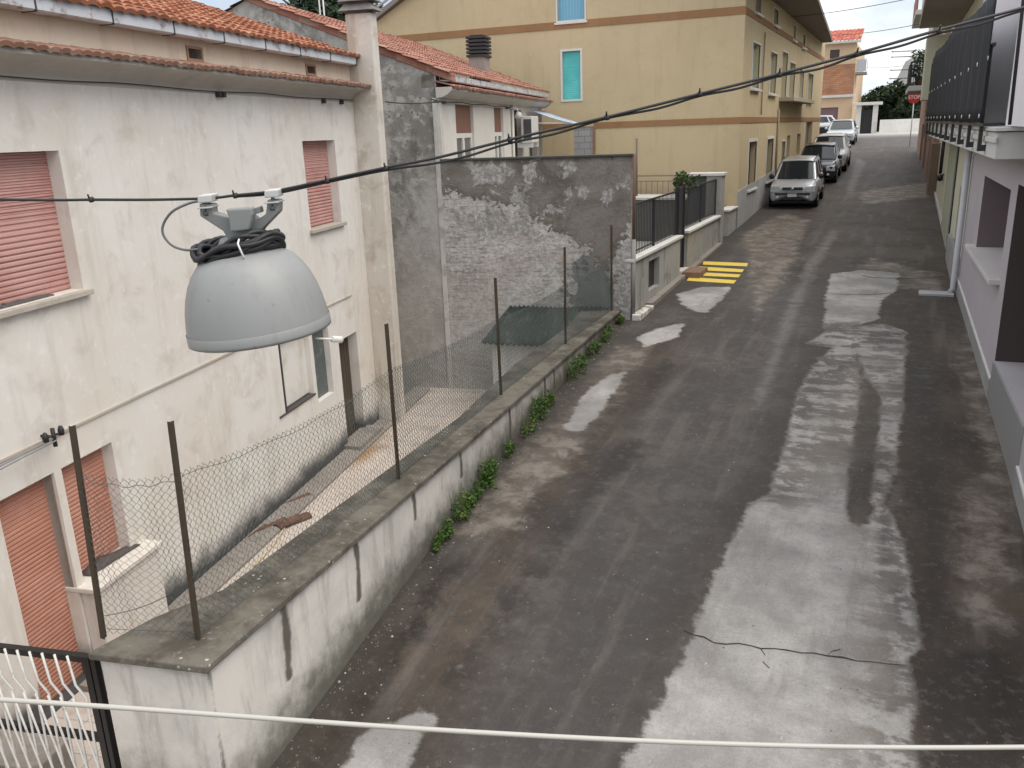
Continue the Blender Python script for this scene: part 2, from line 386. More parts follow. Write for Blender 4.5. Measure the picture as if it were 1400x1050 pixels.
n5 = t.noise(p, 38, 5, .7); gr = t.math('ADD', t.math('ADD', t.math('MULTIPLY_ADD', n4, .7, .2), t.math('MULTIPLY', n5, .55)), t.math('MULTIPLY', t.noise(p, 6.5, 6, .7), .38)); col = t.mix(1.0, col, gr, 'MULTIPLY')
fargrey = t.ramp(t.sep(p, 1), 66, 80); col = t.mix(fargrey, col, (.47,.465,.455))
rgh = t.math('SUBTRACT', t.math('MULTIPLY_ADD', dry, .22, .62), t.math('MULTIPLY', dark, .2))
rgh = t.math('SUBTRACT', rgh, t.math('MULTIPLY', t.ramp(n2, .5, .7), .12))
t.bump(t.math('MULTIPLY_ADD', n4, .6, t.math('MULTIPLY', n2, .8)), .5, .012)
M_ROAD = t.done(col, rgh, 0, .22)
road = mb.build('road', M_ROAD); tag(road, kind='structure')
vx = np.array([v.co[:] for v in road.data.vertices]); VX, VY = vx[:,0], vx[:,1]
def setattr_f(ob, name, arr):
    a = ob.data.attributes.new(name, 'FLOAT', 'POINT'); a.data.foreach_set('value', np.ascontiguousarray(arr, dtype=np.float32))
for k, pols in ROADMASK.items():
    m = np.full(VX.shape, -9.0)
    for pl in pols: m = np.maximum(m, sdf(rp(pl), VX, VY))
    setattr_f(road, k, np.maximum(m, -3))
crk = line_d(rp([(935,862),(960,872),(985,880),(1010,880),(1040,886),(1075,888),(1110,893),(1150,899),(1190,905),(1240,910)]), VX, VY)
rngs = np.sin(VX*23)*.006+np.sin(VX*61)*.004
setattr_f(road, 'crack', np.full(VX.shape, 9.0))
le = np.array([left_edge(y) for y in VY])
setattr_f(road, 'edge', np.minimum(VX-le, 9))
# the long transverse crack: a thin jagged sliver of geometry laid over the concrete
mb = MB(); pts = [onroad(*q) for q in [(935,862),(947,868),(962,871),(976,879),(992,881),(1010,880),(1026,883),(1040,887),(1058,887),(1075,889),(1096,893),(1112,893),(1131,897),(1152,899),(1172,904),(1190,905),(1215,908),(1240,910)]]
up_, dn_ = [], []
for i, q in enumerate(pts):
    w_ = .006+.006*random.random(); w_ *= min(1, (len(pts)-i)/5); q = Vector((q.x, q.y, rz(q.y)+.004))
    up_.append(q+Vector((0, w_, 0))); dn_.append(q-Vector((0, w_, 0)))
mb.grid([dn_, up_], False)
for line in ([(1172,372),(1176,376),(1190,379),(1212,381),(1240,381),(1268,379.5),(1300,377)],[(1122,401),(1150,402.5),(1190,403),(1222,400),(1246,396)],[(1040,887),(1046,896),(1043,905),(1052,914)],[(1131,897),(1136,891),(1149,888)]):
    u2, d2 = [], []
    for i, q in enumerate(line):
        q = onroad(*q); wd = (.004+.005*random.random())*(2.2 if line[0][1] < 500 else 1); q = Vector((q.x, q.y, rz(q.y)+.004)); u2.append(q+Vector((0,wd,0))); d2.append(q-Vector((0,wd,0)))
    mb.grid([d2, u2], False)
crack = mb.build('road_crack', simple('crack_dark', (.03,.028,.025), .9)); tag(crack, kind='structure')

# yellow painted stripes
t = NT('yellow_paint'); p = t.pos(); n = t.noise(p, 14, 6, .7)
M_YEL = t.done(t.mix(t.ramp(n, .56, .72), t.mix(t.noise(p, 3), (.72,.52,.06), (.82,.62,.12)), (.2,.17,.13)), .6)
for i, (a, b, c, d) in enumerate([((961.5,357.5),(1023,360),(1021,364.5),(961,362)),((955.5,364.5),(1017.5,368.5),(1014.5,372.5),(953.5,369.5)),((947.5,372),(1013,375.5),(1009.5,379.5),(945.5,376.5)),((942,379),(1007,383.5),(1003,388),(939,384))]):
    q = [onroad(*k) for k in (d, c, b, a)]; rows_ = []
    for j in range(2):
        A, B = (q[0], q[1]) if j == 0 else (q[3], q[2])
        rows_.append([Vector(((A+(B-A)*k/8).x, (A+(B-A)*k/8).y, rz((A+(B-A)*k/8).y)+.006)) for k in range(9)])
    mb = MB(); mb.grid(rows_, False); o = mb.build('road_stripe', M_YEL)
    tag(o, 'yellow stripe painted on the asphalt, '+['farthest up the street of the four','second farthest of the four, just below the farthest one','third of the four, just above the nearest one','nearest of the four, beside the brick step'][i], 'road marking', 'yellow stripes painted by the brick step')

# terrain sheet far beyond everything, kept under the road and courtyard
TP = [(-60,-6.2),(26,-5.75),(60,-2.2),(90,-1.4),(900,-1.6)]
def tz(y):
    for (a, c), (b, d) in zip(TP, TP[1:]):
        if y <= b: return c+(d-c)*(max(y,a)-a)/(b-a)
    return TP[-1][1]
mb = MB(); mb.grid([[(x, y, tz(y)) for x in (-700,-200,-60,-20,0,20,60,200,700)] for y in (-60,-20,0,26,35,45,60,75,90,130,300,900)])
terrain = mb.build('terrain', simple('terrain_soil', (.16,.15,.12), .95, var=.3, scale=.4, dirt=(.08,.1,.05), dscale=.2)); tag(terrain, kind='structure')

# ------------------------------------------------------------------ courtyard
CY = -5.3
O1 = onz(487,605,CY); A1 = rad(-12.03)
H1 = Fr((O1.x,O1.y), (math.sin(A1), math.cos(A1)))
t = NT('courtyard_tiles'); uv = t.uv(); p = t.pos()
bt = t.n('ShaderNodeTexBrick'); bt.offset = 0; t.put(bt.inputs['Vector'], uv); bt.inputs['Scale'].default_value = 1; bt.inputs['Brick Width'].default_value = .40; bt.inputs['Row Height'].default_value = .40
bt.inputs['Mortar Size'].default_value = .006; bt.inputs['Color1'].default_value = (.50,.44,.39,1); bt.inputs['Color2'].default_value = (.58,.51,.45,1); bt.inputs['Mortar'].default_value = (.33,.29,.26,1)
c = t.mix(t.math('MULTIPLY', t.ramp(t.noise(p, 2.2, 6, .65), .5, .72), .6), bt.outputs[0], (.3,.27,.24))
rp0 = onz(475,618,CY)
dd = t.n('ShaderNodeVectorMath'); dd.operation = 'DISTANCE'; t.put(dd.inputs[0], t.map(p, (1,.62,1))); dd.inputs[1].default_value = (rp0.x, rp0.y*.62, CY)
rst = t.ramp(t.math('MULTIPLY_ADD', t.noise(p, 2.6, 5, .6), -.8, dd.outputs['Value']), .35, -.1)
c = t.mix(t.math('MULTIPLY', rst, .8), c, (.33,.19,.075))
t.bump(bt.outputs[1], -.3, .004)
M_TILE = t.done(c, .65, 0, .4)
mb = MB(H1)
P = H1.P
mb.face([P(-12,CY,.0),P(-12,CY,4.6),P(4.3,CY,5.2),P(4.3,CY,.0)])
court = mb.build('courtyard_floor', M_TILE); tag(court, kind='structure')
# kerb strip and gutter along the foot of the house
mb = MB(H1); mb.ext([(0.01,CY-.02),(.34,CY-.02),(.34,CY+.035),(.30,CY+.05),(.01,CY+.07)], -7.2, 3.3)
M_CONC = plaster('grey_concrete', (.25,.225,.20), (.31,.28,.245), (.12,.115,.1), (.42,.4,.37), .6, .3)
k = mb.build('courtyard_kerb', M_CONC); tag(k, kind='structure')

# ------------------------------------------------------------------ street retaining wall with its cap
t = NT('boundary_render'); p = t.pos(); a = t.noise(p, 1.4, 7, .65, .3); b = t.noise(p, 6, 6, .6); st = t.noise(t.map(p, (3.5,3.5,.5)), 1.4, 6, .7)
c = t.mix(t.ramp(a, .35, .65), (.56,.54,.495), (.68,.65,.595))
c = t.mix(t.math('MULTIPLY', t.ramp(st, .5, .68), .6), c, (.36,.34,.295)); c = t.mix(t.math('MULTIPLY', t.ramp(b, .55, .7), .4), c, (.66,.64,.6))
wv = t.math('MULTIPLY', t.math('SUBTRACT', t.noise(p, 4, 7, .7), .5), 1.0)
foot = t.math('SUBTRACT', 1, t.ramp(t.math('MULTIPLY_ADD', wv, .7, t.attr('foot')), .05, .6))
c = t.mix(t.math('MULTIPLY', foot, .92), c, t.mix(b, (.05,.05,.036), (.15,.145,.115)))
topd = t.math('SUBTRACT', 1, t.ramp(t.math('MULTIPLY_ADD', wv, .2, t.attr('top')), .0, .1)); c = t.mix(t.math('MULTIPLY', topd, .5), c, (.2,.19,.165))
sk = t.ramp(t.math('MULTIPLY_ADD', wv, .12, t.attr('streak')), .0, .045); c = t.mix(t.math('MULTIPLY', sk, .92), c, t.mix(b, (.05,.047,.038), (.14,.13,.105)))
t.bump(t.math('MULTIPLY_ADD', t.noise(p, 60, 4), .4, a), .35, .015)
M_BND = t.done(c, .92, 0, .2)
inner = [(-.80,.02), (.9,.72)]
IE = [WL.loc(onz(*q, CAPZ)) for q in [(130,888),(200,845),(300,804),(623,570),(700,498),(772,447),(791,425)]]   # inner edge of the cap in wall coordinates
nU = 420; us = np.linspace(0, WLEN+.05, nU)
mbw = MB(WL)
zs = np.linspace(0, 1, 26)
rws = []
for k_ in zs: rws.append([WL.P(u, -5.7+(CAPZ-.06+5.7)*k_, 0) for u in us])
mbw.grid(rws, False)
endd = (onz(130,888,CAPZ)-cn); eL = endd.length; endd.normalize()
EF = Fr((cn.x+endd.x*eL, cn.y+endd.y*eL), (-endd.x, -endd.y))     # near end face of the wall, and the line of the gate
rws = []
for k_ in zs: rws.append([EF.P(eL*j/12+.03*(1-j/12), -5.7+(CAPZ-.06+5.7)*k_, 0) for j in range(13)])
mbw.grid(rws, False)
# back faces toward the courtyard
bk = [onz(136,886,CAPZ)] + [onz(*q, CAPZ)+Vector((.04,0,0)) for q in [(203,843),(300,804),(623,570),(700,498),(772,447),(791,425)]]
for a_, b_ in zip(bk, bk[1:]): mbw.face([(b_.x,b_.y,-5.7),(a_.x,a_.y,-5.7),(a_.x,a_.y,CAPZ-.06),(b_.x,b_.y,CAPZ-.06)])
wall = thing('boundary_wall', 'low rendered retaining wall with dark drip streaks between the street and the sunken courtyard', 'wall', (cn.x, cn.y, rz(cn.y)))
wb = mbw.build('wall_face', M_BND, wall)
pts_ = [v.co+Vector(wall.location) for v in wb.data.vertices]
foot, top_, strk = [], [], []
STK = [WL.u(*q) for q in [(388,850),(487,760),(566,694),(630,640),(697,585),(745,545),(757,500),(800,470)]]
STL = [.72,.62,.42,.36,.6,.5,.4,.35]
for q in pts_:
    u, v, w = WL.loc(q)
    foot.append(v-rz(q.y)); top_.append(CAPZ-.06-v)
    s = -1
    if w > -.01:
        for su, sl_ in zip(STK, STL):
            dv = CAPZ-.06-v
            s = max(s, .062-abs(u-su-.02*math.sin(dv*7)) if dv < sl_ else -.1)
        if u < .06: s = max(s, .03-abs(u-.02))
    strk.append(s)
for nme, arr in (('foot', foot), ('top', top_), ('streak', strk)): setattr_f(wb, nme, np.array(arr))
t = NT('mossy_cap'); p = t.pos(); a = t.noise(p, 2.2, 7, .65); b = t.noise(p, 12, 6, .7); v_ = t.vor(p, 13)
c = t.mix(t.ramp(a, .38, .62), (.085,.076,.062), (.17,.155,.13)); c = t.mix(t.math('MULTIPLY', t.ramp(b, .55, .7), .7), c, (.24,.235,.21))
li = t.math('MULTIPLY', t.ramp(t.math('MULTIPLY_ADD', t.math('SUBTRACT', b, .5), .5, v_), .17, .1), t.ramp(t.noise(p, 3.3, 3), .5, .6)); c = t.mix(li, c, (.46,.46,.41))
c = t.mix(t.math('MULTIPLY', t.ramp(t.noise(p, 4.4, 6, .7), .62, .72), .6), c, (.15,.14,.05))
t.bump(b, .6, .02); M_CAP = t.done(c, .95, 0, .2)
mb = MB(WL)
outer = [WL.P(-.05, 0, .05), WL.P(WLEN*.33, 0, .055), WL.P(WLEN*.66, 0, .045), WL.P(WLEN+.05, 0, .05)]
poly = [(q.x, q.y) for q in outer]+[(q.x, q.y) for q in reversed(bk)]
poly[-1] = (EF.P(-.03,0,.05).x, EF.P(-.03,0,.05).y)
poly = [(bk[-1].x, bk[-1].y)] and poly
mb.prism(poly, CAPZ-.06, CAPZ); capo = mb.build('wall_cap', M_CAP, wall, bevel=.012, fixn=True)

# ------------------------------------------------------------------ chain link fence on the cap
M_RUST = simple('rusty_steel', (.06,.043,.026), .85, 0, .4, 30, .3, dirt=(.05,.045,.04), dscale=14)
M_WIRE = simple('green_grey_wire', (.10,.115,.11), .55, .5, .15, 20)
PB = [(140,870),(270,875),(545,655),(685,540),(773,470),(836,425)]
PT = [(97,583),(232,577),(528,443),(677,380),(772,338),(836,308)]
fence = thing('chain_link_fence', 'rusty chain link fence on thin steel posts along the top of the low street wall', 'fence', onz(270,875,CAPZ))
posts = []
for (b_, t_) in zip(PB, PT):
    B = onz(*b_, CAPZ); r = R(*t_); k_ = B.xy.length/r.xy.length; T = r*k_
    # height from the picture; the small lean stays across the line of sight
    posts.append((B, T)); mb = MB()
    ax = (T-B).normalized(); e1 = Vector((1,0,0)); e1 = (e1-ax*e1.dot(ax)).normalized(); e2 = ax.cross(e1); w_ = .021
    # T-section bar
    for (a0, a1, b0, b1) in ((-w_, w_, -.004, .004), (-.004, .004, .004, .034)):
        q = []
        for base in (B-ax*.02, T+Vector((0,0,0))):
            q += [base+e1*a0+e2*b0, base+e1*a1+e2*b0, base+e1*a1+e2*b1, base+e1*a0+e2*b1]
        mb.hexa(q)
    mb.build('fence_post', M_RUST, fence)
MH = [.80, .78, .72, .66, .62, .60]      # share of each post the mesh reaches
def mesh_between(i, sag):
    (B0, T0), (B1, T1) = posts[i], posts[i+1]
    mb = MB(); n0 = 0
    Lh = (B1-B0).length
    def S(s, h):   # s along 0..1, h 0..1 height of the mesh
        b = B0.lerp(B1, s); tt = (B0.lerp(T0, MH[i])).lerp(B1.lerp(T1, MH[i+1]), s)
        tt = tt-Vector((0,0,sag*4*s*(1-s)))
        q = b.lerp(tt, .02+h*.98)
        bul = .025*math.sin(s*9+h*4)*math.sin(math.pi*h)
        return q+Vector((bul, bul*.4, 0))
    H = ((T0-B0).length*MH[i]+(T1-B1).length*MH[i+1])/2
    px = .064 if i < 2 else .058; nd = max(2, round(Lh/px)); ny = max(4, round(H/px*1.0)*2); r_ = .0022 if i < 2 else .003
    for k_ in range(nd):
        for sg in (1, -1):
            # each wire zigzags: drawn as straight diagonals of diamond pattern
            pts = []
            for j in range(ny+1):
                off = .5*(j % 2)*sg
                s = min(1, max(0, (k_+.5+off)/nd)); jit = random.uniform(-.003,.003)
                pts.append(S(s, j/ny)+Vector((jit, sg*.004, jit)))
            mb.tube(pts, r_, 3, caps=False)
    for h in (.03, .97 if i else .96): mb.tube([S(j/14, h)+Vector((0,0,.012*math.sin(j*1.7)*(h > .5))) for j in range(15)], .0026, 4, caps=False)
    for k_ in range(0, nd*2):   # twisted barbs along the top
        s = (k_+.5)/(nd*2); q = S(s, 1.0)
        if k_ % 2 == 0: mb.tube([q, q+Vector((.012*(1 if k_%4 else -1), .004, .010))], .002, 3, caps=False)
    return mb.build('wire_mesh', M_WIRE, fence)
for i, sg in enumerate((.06, .10, .05, .05, .03)): mesh_between(i, sg)
mb = MB(); (B, T) = posts[1]
mb.tube([posts[0][0].lerp(posts[0][1], .1+.0*j)+(posts[1][0].lerp(posts[1][1], .28)-posts[0][0].lerp(posts[0][1], .1))*(j/12)-Vector((0,0,.05*math.sin(math.pi*j/12))) for j in range(13)], .003, 4); mb.build('line_wire', M_WIRE, fence)
# ------------------------------------------------------------------ shared materials
M_H1 = plaster('pale_old_plaster', (.71,.69,.652), (.65,.60,.535), (.50,.445,.385), (.80,.79,.775), .6, .4, .3, damp=(CY+.12, CY+.5, .55, .95), dampcol=(.05,.052,.055))
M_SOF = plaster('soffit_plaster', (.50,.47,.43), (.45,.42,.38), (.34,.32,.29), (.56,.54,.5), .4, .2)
M_BEI = plaster('beige_plaster', (.66,.575,.465), (.62,.53,.42), (.45,.37,.29), (.72,.65,.56), .4, .4)
M_STN = plaster('stone_sill', (.42,.38,.33), (.47,.43,.37), (.26,.23,.2), (.55,.5,.45), .5, .2)
def shutter_mat(name, a, b, slat, gap=.35):
    t = NT(name); uv = t.uv(); p = t.pos(); v = t.sep(uv, 1)
    fr_ = t.math('FRACT', t.math('DIVIDE', v, slat)); n = t.noise(p, 1.6, 5, .6); n2 = t.noise(t.map(p, (.6,.6,7)), 3, 5, .7)
    c = t.mix(t.ramp(n, .35, .65), a, b); c = t.mix(t.math('MULTIPLY', t.ramp(n2, .5, .72), .5), c, tuple(min(1, x*1.35) for x in b))
    ln = t.math('MULTIPLY', t.math('LESS_THAN', fr_, .11), t.ramp(t.noise(t.map(p, (.05,.05,1)), .9, 2), gap, gap+.15))
    c = t.mix(t.math('MULTIPLY', ln, .75), c, tuple(x*.22 for x in a))
    t.bump(t.math('SINE', t.math('MULTIPLY', fr_, math.pi)), .5, .008)
    return t.done(c, .6, 0, .35)
M_SHP = shutter_mat('pink_shutter', (.45,.235,.205), (.53,.305,.27), .052, .33)
M_SHO = shutter_mat('terracotta_shutter', (.42,.195,.135), (.50,.255,.19), .045, .38)
def tile_mat(name, c1, c2, c3, dark=(.09,.07,.06), pitch=.2, row=.36):
    t = NT(name); uv = t.uv(); p = t.pos()
    cell = t.n('ShaderNodeVectorMath'); cell.operation = 'FLOOR'; t.put(cell.inputs[0], t.map(uv, (1/pitch, 1/row, 1)))
    wn = t.n('ShaderNodeTexWhiteNoise'); t.put(wn.inputs['Vector'], cell.outputs[0]); r = wn.outputs['Value']
    c = t.mix(t.ramp(r, .2, .8), c1, c2); c = t.mix(t.math('MULTIPLY', t.ramp(r, .75, .95), .7), c, c3)
    n = t.noise(p, 2.2, 6, .7); n2 = t.noise(p, 14, 5, .7)
    c = t.mix(t.math('MULTIPLY', t.ramp(n, .52, .75), .65), c, dark); c = t.mix(t.math('MULTIPLY', t.ramp(n2, .56, .72), .4), c, (.5,.38,.28))
    t.bump(n2, .4, .01)
    return t.done(c, .9, 0, .2)
M_TIL = tile_mat('roof_tiles_red', (.27,.105,.06), (.36,.155,.09), (.42,.235,.14))
M_TILP = tile_mat('roof_tiles_pink', (.29,.13,.095), (.37,.19,.145), (.33,.24,.18))
M_TILD = tile_mat('eave_tiles_dull', (.22,.12,.085), (.30,.175,.13), (.28,.21,.16), pitch=.14)
M_GUT = simple('zinc_gutter', (.56,.58,.61), .5, .1, .1, 3, dirt=(.25,.2,.17), dscale=5)
M_BLK = simple('black_rubber', (.018,.018,.018), .6)
M_CAB = simple('dark_cable', (.035,.033,.032), .6)
def tiled_slope(name, fr, u0, u1, w0, v0, w1, v1, mat, parent, pitch=.2, row=.36, amp=.035, thick=.03, jag=.0, sub=5):
    """real corrugated tile courses from the eave (w0,v0) up to (w1,v1)"""
    Ls = math.hypot(w1-w0, v1-v0); dw, dv = (w1-w0)/Ls, (v1-v0)/Ls; nw, nv = (-dv, dw) if dw < 0 else (-dv, dw)
    if nv < 0: nw, nv = -nw, -nv
    nt_ = max(1, int(round((u1-u0)/pitch))); nr = max(1, int(round(Ls/row)))
    mb = MB(fr); rows = []; uvs = []
    us = [u0+(u1-u0)*i/(nt_*sub) for i in range(nt_*sub+1)]
    rnd = random.Random(len(name)+int(u0*10)); lift = [[rnd.uniform(-.006,.006) for _ in range(nt_+1)] for _ in range(nr+1)]
    off = [[rnd.uniform(-.02,.02)*(1 if jag == 0 else jag) for _ in range(nt_+1)] for _ in range(nr+1)]
    n0 = 0
    for r in range(nr):
        for (k, h) in ((0, .028), (1, 0.0)):
            rw = []
            for i, u in enumerate(us):
                ph = (i % sub)/sub; ti = min(i//sub, nt_-1)
                s = (r+k)*row*Ls/(nr*row)+(off[r][ti] if k == 0 else .03)
                hh = h+amp*(math.sin(math.pi*ph)**.7 if ph > 0 else 0)+lift[r][ti]
                rw.append(fr.P(u, v0+dv*s+nv*hh, w0+dw*s+nw*hh))
            rows.append(rw)
        # butt face
    for r in range(nr):
        a, b = rows[2*r], rows[2*r+1]
        low = [q-Vector((0,0,1))*.0-(fr.W*nw+Vector((0,0,nv)))*.045 for q in a]
        mb.grid([low, a], False); mb.grid([a, b], True)
    ob = mb.build(name, mat, parent)
    # uv: along eave / up slope so each tile has its own tone
    me = ob.data; o = ORG.get(parent.name, Vector()) if parent else Vector()
    for lp in me.loops:
        q = me.vertices[lp.vertex_index].co+o; u, v, w = fr.loc(q)
    k = 0
    for p_ in me.polygons:
        q = Vector(p_.center)+o; u, v, w = fr.loc(q); s = (w-w0)*dw+(v-v0)*dv
        for li in p_.loop_indices: me.uv_layers[0].data[li].uv = (u-u0, s+.02)
    return ob
# ------------------------------------------------------------------ near white house
base = H1.P(-3, CY, -2)
h1 = thing('plastered_house', 'long pale plastered house with pink roller shutters and a tiled roof behind the courtyard', 'house', base)
U0, U1, WT = -11.5, 1.42, .62
ops = [(-7.42,-6.12,-1.36,-.02,.17), (-.95,.24,-1.37,-.02,.17), (-7.66,-6.96,CY+.02,-3.0,.2), (-6.86,-6.12,-4.25,-3.0,.2), (-2.40,-1.42,-3.93,-2.85,.12), (-1.30,-.70,-4.12,-2.95,.13), (-.34,.44,CY+.02,-3.33,.22), (-10.9,-9.6,-1.36,-.02,.17), (-10.9,-9.8,CY+.02,-3.0,.2)]
mb = MB(H1); facade(mb, U0, U1, CY-.4, WT+.1, ops)
mb.box(U0, 1.40, CY-.4, 1.2, -7.2, -.35); mb.face([H1.P(U1,CY-.4,0),H1.P(U1,CY-.4,-.4),H1.P(U1,WT+.1,-.4),H1.P(U1,WT+.1,0)])      # the body of the house behind the front
mb.build('wall', M_H1, h1)
mb = MB(H1)   # cove under the eaves
prof = [(0,WT-.03)]+[(.33*(1-math.cos(a)), WT-.03+.20*math.sin(a)) for a in [math.pi/2*k/6 for k in range(1,7)]]+[(.33,.83),(0.0,.83)]
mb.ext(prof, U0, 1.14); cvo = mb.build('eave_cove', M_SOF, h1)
mb = MB(H1); mb.box(U0, 1.2, .80, 1.33, -.36, -.012)
mb.build('parapet', M_BEI, h1)
for (a, b, c, d) in ((-3.70,-3.42,.98,1.09), (-.53,-.25,.985,1.09)):
    m = MB(H1); m.box(a, b, c, d, -.06, -.012); m.build('vent_hole', simple('vent_dark', (.03,.025,.022), .9), h1)
    m = MB(H1); 
    for x0, x1, y0, y1 in ((a-.03,a,c-.03,d+.03),(b,b+.03,c-.03,d+.03),(a,b,d,d+.03),(a,b,c-.03,c)): m.box(x0,x1,y0,y1,-.03,.004)
    m.build('vent_surround', simple('vent_brick', (.33,.2,.13), .9), h1)
tiled_slope('eave_tiles', H1, U0, 1.14, .37, .825, .0, .93, M_TILD, h1, pitch=.14, row=.34, amp=.018, jag=.5)
tiled_slope('roof', H1, U0, 1.16, .21, 1.312, -4.6, 2.98, M_TIL, h1, pitch=.19, row=.30, amp=.026, jag=.4)
mb = MB(H1); mb.face([H1.P(1.2,1.1,.0),H1.P(1.2,1.1,-8.5),H1.P(1.2,1.28,-8.5),H1.P(1.2,2.9,-4.55),H1.P(1.2,1.30,.0)]); mb.build('gable_end', M_BEI, h1)
tiled_slope('roof_back', H1, U0, 1.2, -9.3, 1.2, -4.6, 2.98, M_TIL, h1, pitch=.3, row=.5, amp=.026, jag=.4)
mb = MB(H1)
nseg = 12
for k in range(nseg):
    a = U0+(1.05-U0)*k/nseg; b = U0+(1.05-U0)*(k+1)/nseg-.02
    mb.ext([(.02,1.32),(.02,1.20),(.04,1.185),(.15,1.185),(.17,1.20),(.17,1.325),(.16,1.325),(.16,1.205),(.145,1.195),(.045,1.195),(.032,1.205),(.032,1.32)], a, b)
mb.build('gutter', M_GUT, h1)
M_GIR = simple('gutter_iron', (.05,.045,.045), .7)
for k in range(nseg+1):
    mb = MB(H1); a = U0+(1.05-U0)*k/nseg; mb.box(a-.018, a-.002, 1.178, 1.33, .015, .176); mb.build('gutter_bracket', M_GIR, h1)
mb = MB(H1); mb.box(U0, -3.24, -2.665, -2.64, -.01, .022); mb.box(-.86, .35, -2.665, -2.64, -.01, .018); mb.build('string_course', M_STN, h1)
def roll(u0, u1, v0, v1, dep, mat, name='shutter', parent=None, fr=H1, lab=None, slat=.052):
    m = MB(fr); n = int((v1-v0)/slat); pr = []
    vv = v0
    for k in range(n):
        a = v0+(v1-v0)*k/n; b = v0+(v1-v0)*(k+1)/n
        pr += [(-dep, a), (-dep+.010, a+(b-a)*.25), (-dep+.010, a+(b-a)*.8), (-dep+.002, b-.003)]
    n0 = len(m.v)
    for w, v in pr: m.v += [fr.P(u0, v, w), fr.P(u1, v, w)]
    for i in range(len(pr)-1): m.f.append((n0+2*i, n0+2*i+1, n0+2*i+3, n0+2*i+2)); m.sm.append(False)
    return m.build(name, mat, parent or h1, label=lab)
def sill(u0, u1, v, out, th, mat, parent, fr=H1, name='sill'):
    m = MB(fr); m.box(u0, u1, v-th, v, -.17, out); return m.build(name, mat, parent, bevel=.006)
for (a, b) in ((-7.42,-6.12), (-.95,.24), (-10.9,-9.6)):
    w_ = roll(a, b, -1.36, -.02, .155, M_SHP, 'window_shutter'); sill(a-.05, b+.06, -1.365, .07, .055, M_STN, w_)
    m = MB(H1)
m = MB(H1); n_ = 9
for k in range(n_): m.hexa([H1.P(-7.3+k*.09,-1.362,-.13),H1.P(-7.19+k*.09,-1.362,-.13),H1.P(-7.19+k*.09,-1.362,-.04),H1.P(-7.3+k*.09,-1.362,-.04)]+[H1.P(-7.3+k*.09,-1.335+random.uniform(-.01,.01),-.12),H1.P(-7.19+k*.09,-1.335+random.uniform(-.01,.01),-.12),H1.P(-7.19+k*.09,-1.345,-.05),H1.P(-7.3+k*.09,-1.345,-.05)])
o = m.build('fabric_strip', simple('dark_cloth', (.09,.085,.085), .95, 0, .3, 12)); tag(o, 'crumpled dark strip of cloth on the sill of the upper left window', 'cloth')
d1 = roll(-7.66, -6.96, CY+.02, -3.0, .15, M_SHO, 'door_shutter', slat=.045); d2 = roll(-6.86, -6.12, -4.25, -3.0, .15, M_SHO, 'window_shutter', slat=.045)
m = MB(H1); m.box(-6.96, -6.86, -4.28, -3.0, -.2, -.03); m.build('mullion_post', simple('cream_paint', (.62,.57,.5), .6, dirt=(.42,.37,.3)), h1, bevel=.006)
roll(-10.9, -9.8, CY+.02, -3.0, .15, M_SHO, 'door_shutter', slat=.045)
# rendered apron below the ground floor window
M_APR = plaster('white_apron', (.66,.62,.58), (.6,.55,.5), (.45,.4,.35), (.74,.72,.69), .35, .4)
m = MB(H1); m.box(-6.93, -5.93, CY, -4.31, .003, .20); m.build('window_apron', M_APR, h1, bevel=.012)
m = MB(H1); m.box(-6.97, -5.88, -4.31, -4.255, -.17, .235); m.build('apron_slab', plaster('white_slab', (.68,.65,.6), (.62,.58,.52), (.45,.41,.36), (.75,.73,.7), .4, .1), h1, bevel=.01)
m = MB(H1); rr = []
for i in range(9):
    s = i/8; u = -6.75+.72*s
    rr.append([H1.P(u, -4.245+.05*math.sin(s*5)+.03*random.random(), -.12), H1.P(u, -4.235+.05*math.sin(s*3.2)*random.uniform(.5,1), -.05), H1.P(u, -4.25+.01*random.random(), -.01+.07*s)])
m.grid(rr, True); o = m.build('sheet', simple('dark_tarp', (.075,.06,.055), .75, 0, .3, 10), solid=.006); tag(o, 'crumpled dark brown sheet on the ground floor window ledge in front of the terracotta shutter', 'sheet')
# openings near the middle
m = MB(H1); m.box(-2.33, -1.42, -3.90, -2.85, -.10, -.085); wp = m.build('window_panel', M_H1, h1)
m = MB(H1); m.box(-2.385, -2.35, -3.93, -2.85, -.115, .006); m.build('window_frame', simple('dark_bar', (.05,.045,.04), .7), wp)
m = MB(H1); m.box(-2.60, -1.40, -3.945, -3.922, -.1, .02); m.build('sill', simple('dark_bar', (.06,.055,.05), .7), wp)
M_GRN = simple('grey_green_panel', (.105,.125,.125), .5, 0, .15, 4, dirt=(.2,.2,.19), dscale=6)
m = MB(H1); m.box(-1.30, -.70, -4.12, -2.95, -.13, -.10); m.build('window_panel', M_GRN, h1)
t = NT('plank_door'); uv = t.uv(); p = t.pos(); s_ = t.math('FRACT', t.math('DIVIDE', t.sep(uv, 0), .11))
c = t.mix(t.noise(t.map(p, (6,6,.6)), 3, 6, .7), (.055,.042,.032), (.13,.105,.08)); c = t.mix(t.math('LESS_THAN', s_, .14), c, (.012,.01,.008)); t.bump(t.math('LESS_THAN', s_, .14), -.5, .01)
M_PLK = t.done(c, .85, 0, .2)
m = MB(H1); m.box(-.34, .44, CY+.02, -3.33, -.22, -.18); m.build('plank_door', M_PLK, h1)
m = MB(H1); m.box(-.50, .62, CY+.0, CY+.13, -.1, .30); m.build('doorstep', M_CONC, h1, bevel=.012)
